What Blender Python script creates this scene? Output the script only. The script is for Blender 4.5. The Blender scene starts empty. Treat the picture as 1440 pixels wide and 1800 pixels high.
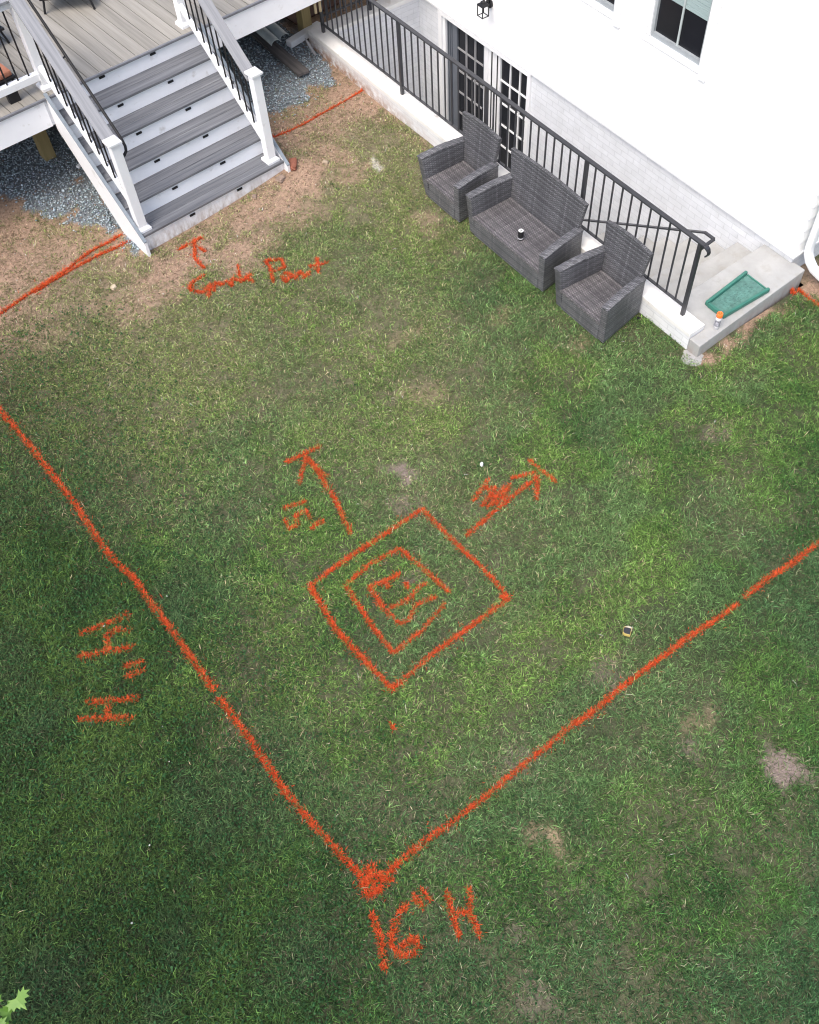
import bpy, bmesh, math, random
import numpy as np
from mathutils import Vector, Matrix
R = math.radians
SC = bpy.context.scene
# ------------------------------------------------------------------ camera
cam = bpy.data.cameras.new('camera')
camo = bpy.data.objects.new('camera', cam)
SC.collection.objects.link(camo)
cr, cu, cf = Vector((0.78260816, -0.62251464, 0)), Vector((0.51983756, 0.65352538, 0.55015769)), Vector((0.34248122, 0.4305579, -0.83506078))
M3 = Matrix((cr, cu, -cf)).transposed()
camo.matrix_world = Matrix.Translation((0, 0, 7.4)) @ M3.to_4x4()
cam.sensor_fit = 'HORIZONTAL'; cam.sensor_width = 36; cam.lens = 42.5
cam.shift_x = -0.0694
cam.clip_start = 0.05; cam.clip_end = 500
SC.camera = camo
# ------------------------------------------------------------------ world, sun, exposure
SUN = Vector((-0.50, -0.22, 0.84)).normalized()
W = bpy.data.worlds.new('World'); SC.world = W; W.use_nodes = True
wn = W.node_tree.nodes; wl = W.node_tree.links
wn.clear()
wo = wn.new('ShaderNodeOutputWorld'); wb = wn.new('ShaderNodeBackground'); ws = wn.new('ShaderNodeTexSky')
ws.sky_type = 'NISHITA'; ws.sun_disc = False
ws.sun_elevation = math.asin(SUN.z); ws.sun_rotation = math.atan2(SUN.x, SUN.y)
ws.air_density = 1.0; ws.dust_density = 4.0; ws.ozone_density = 1.0
wb.inputs['Strength'].default_value = 0.15
wl.new(ws.outputs[0], wb.inputs[0]); wl.new(wb.outputs[0], wo.inputs[0])
sl = bpy.data.lights.new('sun', 'SUN'); sl.energy = 1.3; sl.angle = R(35); sl.color = (1.0, 0.96, 0.9)
so = bpy.data.objects.new('sun', sl); SC.collection.objects.link(so)
so.rotation_euler = (-SUN).to_track_quat('-Z', 'Y').to_euler(); so.location = (0, 0, 20)
SC.view_settings.view_transform = 'Standard'; SC.view_settings.look = 'None'
SC.view_settings.gamma = 1; SC.view_settings.exposure = 0.85; SC.view_settings.use_curve_mapping = False
SC.render.resolution_x = 819; SC.render.resolution_y = 1024
SC.render.engine = 'CYCLES'; SC.cycles.filter_width = 1.15
rng = np.random.default_rng(7); random.seed(7)

# ------------------------------------------------------------------ helpers
def tag(o, label=None, cat=None, group=None, kind=None):
    if label: o['label'] = label
    if cat: o['category'] = cat
    if group: o['group'] = group
    if kind: o['kind'] = kind
    return o
def empty(name, loc=(0, 0, 0), rz=0, label=None, cat=None, group=None):
    o = bpy.data.objects.new(name, None); SC.collection.objects.link(o)
    o.location = loc; o.rotation_euler = (0, 0, rz); o.empty_display_size = 0.2
    return tag(o, label, cat, group)
class MB:
    """collects shapes, builds ONE mesh object with metric box-projected UVs"""
    def __init__(s): s.v = []; s.f = []
    def add(s, vs, fs):
        n = len(s.v); s.v += [tuple(v) for v in vs]; s.f += [tuple(i + n for i in f) for f in fs]; return s
    def box(s, a, b, M=None):
        x0, y0, z0 = a; x1, y1, z1 = b
        v = [(x0,y0,z0),(x1,y0,z0),(x1,y1,z0),(x0,y1,z0),(x0,y0,z1),(x1,y0,z1),(x1,y1,z1),(x0,y1,z1)]
        if M is not None: v = [M @ Vector(p) for p in v]
        return s.add(v, [(0,3,2,1),(4,5,6,7),(0,1,5,4),(1,2,6,5),(2,3,7,6),(3,0,4,7)])
    def hexa(s, v): return s.add(v, [(0,3,2,1),(4,5,6,7),(0,1,5,4),(1,2,6,5),(2,3,7,6),(3,0,4,7)])
    def bar(s, p, q, w, h, up=(0, 0, 1)):
        p = Vector(p); q = Vector(q); d = (q - p); L = d.length; d.normalize()
        up = Vector(up)
        if abs(d.dot(up)) > .99: up = Vector((1, 0, 0))
        x = d.cross(up).normalized(); z = x.cross(d)
        return s.box((-w/2, 0, -h/2), (w/2, L, h/2), Matrix.Translation(p) @ Matrix((x, d, z)).transposed().to_4x4())
    def tube(s, pts, r, n=8, cap=True):
        pts = [Vector(p) for p in pts]; rs = r if isinstance(r, (list, tuple)) else [r]*len(pts)
        rings = []; ref = None
        for i, p in enumerate(pts):
            d = (pts[min(i+1, len(pts)-1)] - pts[max(i-1, 0)]).normalized()
            if ref is None: ref = Vector((0, 0, 1)) if abs(d.z) < .9 else Vector((1, 0, 0))
            x = d.cross(ref).normalized(); y = x.cross(d).normalized(); ref = y if abs(y.dot(d)) < .9 else ref
            rings.append([p + (x*math.cos(2*math.pi*k/n) + y*math.sin(2*math.pi*k/n))*rs[i] for k in range(n)])
        vs = [v for r_ in rings for v in r_]; fs = []
        for i in range(len(pts)-1):
            for k in range(n):
                a = i*n+k; b = i*n+(k+1) % n; fs.append((a, b, b+n, a+n))
        if cap: fs.append(tuple(range(n))[::-1]); fs.append(tuple((len(pts)-1)*n+k for k in range(n)))
        return s.add(vs, fs)
    def lathe(s, prof, c=(0, 0, 0), n=24):
        vs = []; fs = []
        for r, z in prof:
            vs += [(c[0]+r*math.cos(2*math.pi*k/n), c[1]+r*math.sin(2*math.pi*k/n), c[2]+z) for k in range(n)]
        for i in range(len(prof)-1):
            for k in range(n):
                a = i*n+k; b = i*n+(k+1) % n; fs.append((a, b, b+n, a+n))
        fs.append(tuple(range(n))[::-1]); fs.append(tuple((len(prof)-1)*n+k for k in range(n)))
        return s.add(vs, fs)
    def prism(s, poly, axis, a, b):
        """extrude a 2D polygon along axis ('x','y','z') from a to b"""
        def P(u, v, t): return {'x': (t, u, v), 'y': (u, t, v), 'z': (u, v, t)}[axis]
        n = len(poly); vs = [P(u, v, a) for u, v in poly] + [P(u, v, b) for u, v in poly]
        fs = [tuple(range(n))[::-1], tuple(range(n, 2*n))] + [(i, (i+1) % n, n+(i+1) % n, n+i) for i in range(n)]
        return s.add(vs, fs)
    def build(s, name, m, parent=None, bevel=0, smooth=False, loc=None, jit=0):
        me = bpy.data.meshes.new(name); me.from_pydata(s.v, [], s.f); me.update()
        bm = bmesh.new(); bm.from_mesh(me)
        bmesh.ops.recalc_face_normals(bm, faces=bm.faces)
        if bevel:
            bmesh.ops.bevel(bm, geom=[e for e in bm.edges if len(e.link_faces) == 2 and e.calc_face_angle(0) > .5], offset=bevel, segments=2, affect='EDGES', profile=.6, clamp_overlap=True)
        uv = bm.loops.layers.uv.new('UVMap')
        for f in bm.faces:
            n = f.normal; ax, ay, az = abs(n.x), abs(n.y), abs(n.z)
            for l in f.loops:
                c = l.vert.co
                l[uv].uv = (c.y, c.z) if ax >= ay and ax >= az else ((c.x, c.z) if ay >= az else (c.x, c.y))
            f.smooth = smooth
        bm.to_mesh(me); bm.free()
        if smooth and hasattr(me, 'set_sharp_from_angle'): me.set_sharp_from_angle(angle=R(40))
        me.materials.append(m)
        o = bpy.data.objects.new(name, me); SC.collection.objects.link(o)
        if parent is not None: o.parent = parent
        if loc: o.location = loc
        return o
def copy_part(o, parent, loc):
    c = o.copy(); SC.collection.objects.link(c); c.parent = parent; c.location = loc
    for ch in o.children:
        d = ch.copy(); SC.collection.objects.link(d); d.parent = c
    return c

# ------------------------------------------------------------------ materials
def nodes(name):
    m = bpy.data.materials.new(name); m.use_nodes = True
    nt = m.node_tree; return m, nt.nodes, nt.links, nt.nodes['Principled BSDF']
def ramp(N, L, fac, stops):
    r = N.new('ShaderNodeValToRGB'); e = r.color_ramp.elements
    while len(e) > 1: e.remove(e[-1])
    e[0].position = stops[0][0]; e[0].color = (*stops[0][1], 1)
    for p, c in stops[1:]:
        q = e.new(p); q.color = (*c, 1)
    L.new(fac, r.inputs[0]); return r
def noise(N, L, scale, vec=None, detail=4, rough=.6, coord='Object', stretch=None):
    t = N.new('ShaderNodeTexNoise'); t.inputs['Scale'].default_value = scale; t.inputs['Detail'].default_value = detail; t.inputs['Roughness'].default_value = rough
    c = N.new('ShaderNodeTexCoord'); src = c.outputs[coord]
    if stretch:
        mp = N.new('ShaderNodeMapping'); mp.inputs['Scale'].default_value = stretch; L.new(src, mp.inputs[0]); src = mp.outputs[0]
    L.new(src, t.inputs['Vector']); return t
def bump(N, L, bs, h, strength, dist=.01):
    b = N.new('ShaderNodeBump'); b.inputs['Strength'].default_value = strength; b.inputs['Distance'].default_value = dist
    L.new(h, b.inputs['Height']); L.new(b.outputs[0], bs.inputs['Normal']); return b
def plain(name, c, rough=.5, var=.12, scale=6, bmp=0, metal=0, stretch=None, dirt=None):
    m, N, L, bs = nodes(name)
    bs.inputs['Roughness'].default_value = rough; bs.inputs['Metallic'].default_value = metal
    t = noise(N, L, scale, stretch=stretch)
    lo = tuple(x*(1-var) for x in c); hi = tuple(min(1, x*(1+var)) for x in c)
    r = ramp(N, L, t.outputs[0], [(.3, lo), (.7, hi)])
    out = r.outputs[0]
    if dirt:
        t2 = noise(N, L, dirt[1], detail=6)
        r2 = ramp(N, L, t2.outputs[0], [(dirt[2], (0, 0, 0)), (dirt[3], (1, 1, 1))])
        mx = N.new('ShaderNodeMix'); mx.data_type = 'RGBA'; L.new(r2.outputs[0], mx.inputs[0]); L.new(out, mx.inputs[6]); mx.inputs[7].default_value = (*dirt[0], 1); out = mx.outputs[2]
    L.new(out, bs.inputs['Base Color'])
    if bmp:
        t3 = noise(N, L, scale*8, stretch=stretch); bump(N, L, bs, t3.outputs[0], bmp)
    return m
def wood(name, c1, c2, stretch, bmp=.15, rough=.6, planks=None):
    """streaky boards; planks=(axis, width) tints each board differently"""
    m, N, L, bs = nodes(name); bs.inputs['Roughness'].default_value = rough
    t = noise(N, L, 1.0, detail=6, rough=.7, stretch=stretch)
    fac = t.outputs[0]
    if planks:
        c = N.new('ShaderNodeTexCoord'); sp = N.new('ShaderNodeSeparateXYZ'); L.new(c.outputs['Object'], sp.inputs[0])
        a = N.new('ShaderNodeMath'); a.operation = 'DIVIDE'; L.new(sp.outputs[planks[0]], a.inputs[0]); a.inputs[1].default_value = planks[1]
        f = N.new('ShaderNodeMath'); f.operation = 'FLOOR'; L.new(a.outputs[0], f.inputs[0])
        w = N.new('ShaderNodeTexWhiteNoise'); w.noise_dimensions = '1D'; L.new(f.outputs[0], w.inputs['W'])
        k = N.new('ShaderNodeMath'); k.operation = 'MULTIPLY_ADD'; L.new(w.outputs[0], k.inputs[0]); k.inputs[1].default_value = .18; L.new(fac, k.inputs[2])
        k2 = N.new('ShaderNodeMath'); k2.operation = 'SUBTRACT'; L.new(k.outputs[0], k2.inputs[0]); k2.inputs[1].default_value = .09; fac = k2.outputs[0]
    r = ramp(N, L, fac, [(.3, c1), (.68, c2)])
    L.new(r.outputs[0], bs.inputs['Base Color'])
    bump(N, L, bs, t.outputs[0], bmp, .004)
    return m
def brick(name, c1, c2, mortar, bw=.21, rh=.072, rough=.7):
    m, N, L, bs = nodes(name); bs.inputs['Roughness'].default_value = rough
    uv = N.new('ShaderNodeTexCoord'); b = N.new('ShaderNodeTexBrick')
    ns = noise(N, L, 3, detail=5)
    va = N.new('ShaderNodeVectorMath'); va.operation = 'MULTIPLY_ADD'; L.new(ns.outputs['Color'], va.inputs[0]); va.inputs[1].default_value = (.008, .008, 0); L.new(uv.outputs['UV'], va.inputs[2])
    L.new(va.outputs[0], b.inputs['Vector'])
    b.inputs['Scale'].default_value = 1; b.inputs['Brick Width'].default_value = bw; b.inputs['Row Height'].default_value = rh
    b.inputs['Mortar Size'].default_value = .005; b.inputs['Mortar Smooth'].default_value = .4
    b.inputs['Color1'].default_value = (*c1, 1); b.inputs['Color2'].default_value = (*c2, 1); b.inputs['Mortar'].default_value = (*mortar, 1)
    t = noise(N, L, 5, detail=6); r = ramp(N, L, t.outputs[0], [(.3, (.86, .86, .85)), (.7, (1, 1, 1))])
    mx = N.new('ShaderNodeMix'); mx.data_type = 'RGBA'; mx.blend_type = 'MULTIPLY'; mx.inputs[0].default_value = 1
    L.new(b.outputs[0], mx.inputs[6]); L.new(r.outputs[0], mx.inputs[7]); L.new(mx.outputs[2], bs.inputs['Base Color'])
    iv = N.new('ShaderNodeMath'); iv.operation = 'SUBTRACT'; iv.inputs[0].default_value = 1; L.new(b.outputs['Fac'], iv.inputs[1])
    t2 = noise(N, L, 40); ad = N.new('ShaderNodeMath'); ad.operation = 'MULTIPLY_ADD'; L.new(t2.outputs[0], ad.inputs[0]); ad.inputs[1].default_value = .35; L.new(iv.outputs[0], ad.inputs[2])
    bump(N, L, bs, ad.outputs[0], .45, .005)
    return m
def wicker(name, rot=0, warm=1.0, gain=1.0):
    m, N, L, bs = nodes(name); bs.inputs['Roughness'].default_value = .42
    uv = N.new('ShaderNodeTexCoord'); mp = N.new('ShaderNodeMapping'); L.new(uv.outputs['UV'], mp.inputs[0]); mp.inputs['Rotation'].default_value = (0, 0, rot)
    sp = N.new('ShaderNodeSeparateXYZ'); L.new(mp.outputs[0], sp.inputs[0])
    def math_(op, a, b=None, c=None):
        n = N.new('ShaderNodeMath'); n.operation = op
        for i, q in enumerate((a, b, c)):
            if q is None: continue
            if isinstance(q, (int, float)): n.inputs[i].default_value = q
            else: L.new(q, n.inputs[i])
        return n.outputs[0]
    U, V = sp.outputs[0], sp.outputs[1]
    SH, SV = .0125, .031                     # flat strand pitch, upright stake pitch
    row = math_('FLOOR', math_('DIVIDE', V, SH)); col = math_('FLOOR', math_('DIVIDE', U, SV))
    fv = math_('FRACT', math_('DIVIDE', V, SH)); fu = math_('FRACT', math_('DIVIDE', U, SV))
    hv = math_('SINE', math_('MULTIPLY', fv, math.pi))          # strand profile
    par = math_('MODULO', math_('ABSOLUTE', math_('ADD', row, col)), 2)
    over = math_('SINE', math_('MULTIPLY', fu, math.pi))
    hgt = math_('ADD', math_('MULTIPLY', hv, .6), math_('MULTIPLY', math_('MULTIPLY', over, par), .6))
    wr = N.new('ShaderNodeTexWhiteNoise'); wr.noise_dimensions = '1D'; L.new(row, wr.inputs['W'])
    wc = N.new('ShaderNodeTexWhiteNoise'); wc.noise_dimensions = '1D'; L.new(math_('ADD', col, 371.3), wc.inputs['W'])
    ns = noise(N, L, 30, detail=3, stretch=(1, 1, 1))
    ns2 = noise(N, L, 60, detail=2)
    fac = math_('MULTIPLY_ADD', wr.outputs[0], .42, math_('MULTIPLY', math_('MULTIPLY', wc.outputs[0], par), .30))
    fac = math_('ADD', fac, math_('MULTIPLY', ns.outputs[0], .35)); fac = math_('ADD', fac, math_('MULTIPLY_ADD', ns2.outputs[0], .3, -.15))
    r = ramp(N, L, fac, [(p, (c_[0]*gain*warm, c_[1]*gain*(1+(warm-1)*.4), c_[2]*gain)) for p, c_ in ((.12, (.036, .037, .043)), (.5, (.115, .116, .126)), (.88, (.25, .25, .265)))])
    dk = math_('MULTIPLY_ADD', math_('MINIMUM', math_('MULTIPLY', hgt, 1.6), 1), .75, .25)
    mx = N.new('ShaderNodeMix'); mx.data_type = 'RGBA'; mx.blend_type = 'MULTIPLY'; mx.inputs[0].default_value = 1
    cb = N.new('ShaderNodeCombineColor'); [L.new(dk, cb.inputs[i]) for i in range(3)]
    L.new(r.outputs[0], mx.inputs[6]); L.new(cb.outputs[0], mx.inputs[7]); L.new(mx.outputs[2], bs.inputs['Base Color'])
    bump(N, L, bs, hgt, .9, .004)
    return m
WHITE = plain('white_vinyl', (.80, .81, .83), .35, .03, 3, dirt=((.5, .48, .44), 5, .62, .8))
RISER = plain('white_riser_board', (.86, .87, .90), .45, .04, 3, dirt=((.45, .42, .38), 7, .6, .85))
SIDING = plain('white_siding', (.91, .91, .91), .5, .02, 2)
TRIMW = plain('white_trim', (.78, .79, .80), .45, .03, 4)
PBRICK = brick('white_painted_brick', (.74, .76, .79), (.70, .72, .75), (.63, .65, .68))
PBRICKW = brick('white_painted_wall_brick', (.76, .77, .79), (.72, .73, .76), (.64, .65, .68))
CAPW = plain('painted_wall_cap', (.76, .75, .73), .6, .06, 4, .15, dirt=((.45, .40, .34), 6, .60, .80))
CONC = plain('concrete', (.37, .37, .36), .85, .12, 3.5, .35, dirt=((.33, .32, .29), 9, .52, .78))
def wall_stain(m):
    N, L = m.node_tree.nodes, m.node_tree.links; bs = N['Principled BSDF']; src = bs.inputs['Base Color'].links[0].from_socket
    g = N.new('ShaderNodeNewGeometry'); sp = N.new('ShaderNodeSeparateXYZ'); L.new(g.outputs['Position'], sp.inputs[0])
    def mr(s_, a, b):
        q = N.new('ShaderNodeMapRange'); q.inputs[1].default_value = a; q.inputs[2].default_value = b; L.new(s_, q.inputs[0]); return q.outputs[0]
    def mu(a, b):
        q = N.new('ShaderNodeMath'); q.operation = 'MULTIPLY'; L.new(a, q.inputs[0]); L.new(b, q.inputs[1]); return q.outputs[0]
    t = noise(N, L, 9, detail=8, rough=.7); f = mu(mu(mu(mr(sp.outputs[2], .19, .03), mr(sp.outputs[1], 7.9, 10.0)), mr(t.outputs[0], .38, .55)), mr(sp.outputs[0], 6.12, 6.06))
    mx = N.new('ShaderNodeMix'); mx.data_type = 'RGBA'; L.new(f, mx.inputs[0]); L.new(src, mx.inputs[6]); mx.inputs[7].default_value = (.33, .20, .14, 1); L.new(mx.outputs[2], bs.inputs['Base Color'])
wall_stain(PBRICKW)
def mud_foot(m, z0, z1, col):
    N, L = m.node_tree.nodes, m.node_tree.links; bs = N['Principled BSDF']; src = bs.inputs['Base Color'].links[0].from_socket
    g = N.new('ShaderNodeNewGeometry'); sp = N.new('ShaderNodeSeparateXYZ'); L.new(g.outputs['Position'], sp.inputs[0])
    q = N.new('ShaderNodeMapRange'); q.inputs[1].default_value = z1; q.inputs[2].default_value = z0; L.new(sp.outputs[2], q.inputs[0])
    t = noise(N, L, 14, detail=8, rough=.7, stretch=(1, 1, .35)); r = ramp(N, L, t.outputs[0], [(.38, (0, 0, 0)), (.62, (1, 1, 1))])
    k = N.new('ShaderNodeMath'); k.operation = 'MULTIPLY'; L.new(q.outputs[0], k.inputs[0]); L.new(r.outputs[0], k.inputs[1])
    mx = N.new('ShaderNodeMix'); mx.data_type = 'RGBA'; L.new(k.outputs[0], mx.inputs[0]); L.new(src, mx.inputs[6]); mx.inputs[7].default_value = (*col, 1); L.new(mx.outputs[2], bs.inputs['Base Color'])
mud_foot(RISER, -.04, .15, (.42, .36, .32)); CONCF = CONC.copy(); CONCF.name = 'concrete_muddy_foot'; mud_foot(CONCF, -.06, .15, (.26, .21, .18))
BLACK = plain('black_metal', (.016, .016, .018), .4, .2, 20)
BLACK.node_tree.nodes['Principled BSDF'].inputs['Specular IOR Level'].default_value = .25
RAILM = plain('dark_grey_metal', (.036, .037, .043), .4, .2, 12)
DECK = wood('deck_board', (.20, .187, .163), (.335, .315, .28), (22, .7, 5), planks=(0, .1524))
TREAD = wood('tread_board', (.065, .070, .083), (.205, .21, .225), (.9, 38, 8))
CAPG = wood('rail_cap_board', (.185, .19, .205), (.32, .325, .34), (30, 1.0, 1.0))
TRIMB = plain('grey_blue_trim', (.20, .235, .27), .6, .12, 12)
EDGE = plain('grey_edge_board', (.16, .165, .185), .6, .15, 12)
PTWOOD = wood('pressure_treated_wood', (.22, .17, .07), (.36, .28, .13), (20, 20, 1.2))
GREYWOOD = wood('weathered_plank', (.045, .04, .042), (.13, .12, .115), (25, 1.2, 3))
WICK = wicker('wicker_weave')
WICKT = wicker('wicker_top', R(63), gain=1.15)
WICKS = wicker('wicker_seat', R(90), warm=1.12, gain=1.1)
GLASS = plain('dark_glass', (.014, .015, .019), .12, .1, 3); GLASS.node_tree.nodes['Principled BSDF'].inputs['Specular IOR Level'].default_value = .3
SCREEN = plain('screened_grey', (.13, .145, .17), .6, .08, 6)
MUNG = plain('screened_muntin', (.30, .30, .31), .6, .05, 6)
GALV = plain('grey_gutter_metal', (.50, .56, .57), .4, .1, 8)
GREENP = plain('green_plastic', (.035, .165, .125), .45, .15, 10, .1)
GREENI = plain('green_plastic_worn', (.085, .20, .17), .6, .3, 22, .2)
BRICKR = plain('red_brick', (.25, .09, .055), .85, .2, 20, .4)
STONE = plain('field_stone', (.26, .19, .15), .9, .25, 14, .5)
# ------------------------------------------------------------------ ground
STAIR_O = Vector((3.0768, 8.8605, 0)); STAIR_T = 0.0763
def gh(x, y):
    """gentle unevenness of the lawn"""
    h = .010*np.sin(x*2.1+.7)*np.sin(y*1.7+1.1) + .007*np.sin(x*4.3+y*3.1) - .008
    c, s = math.cos(.0763), math.sin(.0763); u = (x-3.0768)*c+(y-8.8605)*s; v = -(x-3.0768)*s+(y-8.8605)*c
    t = np.clip((u+.66)/1.95, -.15, 1.15); w = np.exp(-(np.maximum(-v, 0)/.45)**2)*np.exp(-(np.maximum(v-.1, 0)/.5)**2)*np.exp(-(np.maximum(u-1.4, 0)/.3)**2)*np.exp(-(np.maximum(-.8-u, 0)/.3)**2)
    return h*(1-w)+w*(-.060+.105*np.maximum(t, 0)**2.2)
def lat(x, y, s, seed):
    """numpy value noise, 0..1"""
    g = np.random.default_rng(seed).random((256, 256))
    u = x*s+37.3; v = y*s+91.7
    i = np.floor(u).astype(int); j = np.floor(v).astype(int); a = u-i; b = v-j
    a = a*a*(3-2*a); b = b*b*(3-2*b); i &= 255; j &= 255; i1 = (i+1) & 255; j1 = (j+1) & 255
    return (g[i, j]*(1-a)+g[i1, j]*a)*(1-b)+(g[i, j1]*(1-a)+g[i1, j1]*a)*b
def fbm(x, y, s, seed, o=4):
    t = 0; w = 0
    for k in range(o):
        t = t+lat(x, y, s*2**k, seed+k)*.5**k; w += .5**k
    return t/w
def ss(a, b, t):
    t = np.clip((t-a)/(b-a), 0, 1); return t*t*(3-2*t)
def seg_d(x, y, ax, ay, bx, by):
    t = np.clip(((x-ax)*(bx-ax)+(y-ay)*(by-ay))/((bx-ax)**2+(by-ay)**2+1e-12), 0, 1)
    return np.hypot(x-ax-t*(bx-ax), y-ay-t*(by-ay))
def in_poly(x, y, P):
    c = np.zeros(x.shape, bool); j = len(P)-1
    for i in range(len(P)):
        xi, yi = P[i]; xj, yj = P[j]
        c ^= ((yi > y) != (yj > y)) & (x < (xj-xi)*(y-yi)/(yj-yi+1e-12)+xi); j = i
    return c
GRAVEL_L = [(.6, 11.4), (1.25, 10.85), (1.52, 10.66), (1.69, 10.15), (1.97, 9.8), (2.2, 9.3), (2.36, 8.85), (2.46, 8.7), (2.55, 9.2), (2.4, 10.2), (3.2, 11.0), (4.4, 11.0), (4.55, 10.4), (4.5, 9.6), (4.62, 9.75), (4.87, 10.1), (5.1, 10.02), (5.4, 9.98), (5.65, 10.2), (5.85, 10.15), (6.06, 10.5), (6.06, 14.5), (.6, 14.5)]
def near_gravel(x, y):
    dx = (lat(x, y, 5, 3)-.5)*.28+(lat(x, y, 14, 5)-.5)*.12; dy = (lat(x, y, 5, 4)-.5)*.28+(lat(x, y, 14, 6)-.5)*.12
    return in_poly(x+dx, y+dy, GRAVEL_L)
# bare spots: x, y, radius x, radius y, strength, kind (0 dirt, 1 pale ash, 2 straw, 3 grey-pink dry)
SPOTS = [(2.813, 4.50, .09, .13, 1, 3), (2.77, 4.62, .07, .05, .8, 3), (2.414, 4.47, .09, .07, .9, 2), (3.457, .412, .23, .20, 1, 3), (1.703, 1.082, .12, .13, 1.05, 2), (1.66, 1.26, .07, .10, .7, 2),
         (5.332, 8.429, .075, .15, 1, 1), (6.22, 3.72, .26, .07, 1.2, 0), (6.55, 3.74, .45, .05, 1.1, 0), (7.1, 3.76, .35, .06, .9, 0), (6.0, 3.84, .09, .08, 1, 1), (7.95, 3.75, .25, .3, 1.2, 0), (1.9, 1.75, .22, .16, .45, 3), (3.0, 1.9, .14, .12, .4, 3), (2.95, 1.72, .12, .16, .45, 3),
         (5.5, 3.0, .2, .1, .5, 3), (3.0, .95, .15, .1, .5, 3), (3.2, 1.1, .16, .08, .4, 2), (.9, .35, .10, .15, .28, 3), (1.15, .8, .1, .1, .35, 3), (3.3, 8.1, .45, .22, .75, 0), (2.62, 8.35, .5, .25, .85, 0), (3.9, 8.55, .7, .28, .85, 0), (4.45, 8.75, .42, .3, .95, 0), (4.9, 8.95, .35, .35, .75, 0), (4.7, 9.5, .25, .35, .8, 0), (5.3, 9.5, .5, .28, .7, 0), (5.85, 9.7, .22, .6, .9, 0), (3.1, 7.85, .25, .12, .7, 0), (2.2, 8.1, .35, .2, .6, 0), (5.0, 8.45, .3, .16, .6, 0), (4.1, 8.15, .4, .2, .45, 0),
         (5.15, 7.2, .16, .25, .45, 0), (4.9, 5.5, .2, .12, .5, 2), (5.3, 4.7, .18, .14, .5, 2), (3.9, 5.9, .35, .16, .4, 2), (3.6, 5.2, .25, .14, .4, 2), (2.7, 4.2, .18, .12, .4, 3), (1.9, 8.0, .3, .18, .4, 0), (.9, 9.6, .4, .3, .55, 0), (1.4, 10.0, .3, .25, .5, 0), (1.0, 8.2, .3, .2, .4, 2), (2.25, 3.55, .16, .1, .35, 3), (4.6, 3.2, .2, .16, .35, 3), (.2, 3.3, .25, .2, .25, 2), (5.95, 8.3, .08, 1.8, .5, 0)]
def spots(x, y):
    wx = x+(lat(x, y, 6, 21)-.5)*.22+(lat(x, y, 18, 24)-.5)*.07; wy = y+(lat(x, y, 6, 22)-.5)*.22+(lat(x, y, 18, 25)-.5)*.07
    out = np.zeros((4,)+x.shape)
    for a, b, rx, ry, s, k in SPOTS:
        d = np.hypot((wx-a)/rx, (wy-b)/ry); out[k] = np.maximum(out[k], s*(1-ss(.55, 1.35, d)))
    return out
def dryness(x, y):
    """0 lush .. 1 dry: the strip by the deck and the middle are thin, the bottom-left corner is lush"""
    d = ss(4.6, 8.6, y-.10*x)*.72
    mid = np.exp(-((x-3.6)**2/3.2+(y-5.3)**2/2.2))*.32
    lush = ss(.9, -.8, x-.10*(y-3))*.35
    return np.clip(d+mid+.16-lush+(fbm(x, y, .9, 41)-.5)*.75, 0, 1)
# one sheet with a hole for the sunken doorway: coarse far strips and a fine lawn
m, N, L, bs = nodes('lawn_soil')
at = N.new('ShaderNodeVertexColor'); at.layer_name = 'Col'
t = noise(N, L, 20, detail=12, rough=.82); r = ramp(N, L, t.outputs[0], [(.30, (.45, .44, .42)), (.70, (1.5, 1.48, 1.45))])
mx = N.new('ShaderNodeMix'); mx.data_type = 'RGBA'; mx.blend_type = 'MULTIPLY'; mx.inputs[0].default_value = 1
L.new(at.outputs[0], mx.inputs[6]); L.new(r.outputs[0], mx.inputs[7]); L.new(mx.outputs[2], bs.inputs['Base Color'])
bs.inputs['Roughness'].default_value = 1; bs.inputs['Specular IOR Level'].default_value = .1
t2 = noise(N, L, 60, detail=6); bump(N, L, bs, t2.outputs[0], .9, .02)
SOIL = m
def grid_axis(a, b, st): return np.linspace(a, b, max(2, int(round((b-a)/st))+1))
def soil_col(x, y):
    sp = spots(x, y); dr = dryness(x, y); gr = near_gravel(x, y)
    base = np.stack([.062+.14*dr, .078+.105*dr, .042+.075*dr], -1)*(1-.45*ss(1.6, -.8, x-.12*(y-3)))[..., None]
    red = np.array([.36, .25, .185]); ash = np.array([.52, .50, .46]); straw = np.array([.36, .28, .18]); pink = np.array([.27, .215, .19])
    dirt = ss(7.6, 9.0, y-.12*x+(fbm(x, y, 1.4, 55)-.5)*1.7)*.85
    c = base*(1-dirt[..., None])+red*dirt[..., None]
    for k, col in ((0, red), (2, straw), (3, pink), (1, ash)):
        w = np.clip(sp[k], 0, 1)[..., None]; c = c*(1-w)+col*w
    g = gr[..., None].astype(float); return c*(1-g)+np.array([.19, .215, .235])*g
xs0, xs1, ys0, ys1 = -4.2, 6.06, -2.4, 14.5
def sheet(xa, ya):
    X, Y = np.meshgrid(xa, ya, indexing='ij'); n, k = X.shape
    idx = np.arange(n*k).reshape(n, k)
    F = np.stack([idx[:-1, :-1], idx[1:, :-1], idx[1:, 1:], idx[:-1, 1:]], -1).reshape(-1, 4)
    return X.ravel(), Y.ravel(), F
def edge_h(x, y):
    h = gh(x, y); f = ss(-4.2, -3.2, x)*ss(9.2, 8.6, x)*ss(-2.4, -1.6, y)*ss(14.5, 14, y)
    return h*f
VX = []; VY = []; FF = []; n0 = 0
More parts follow.
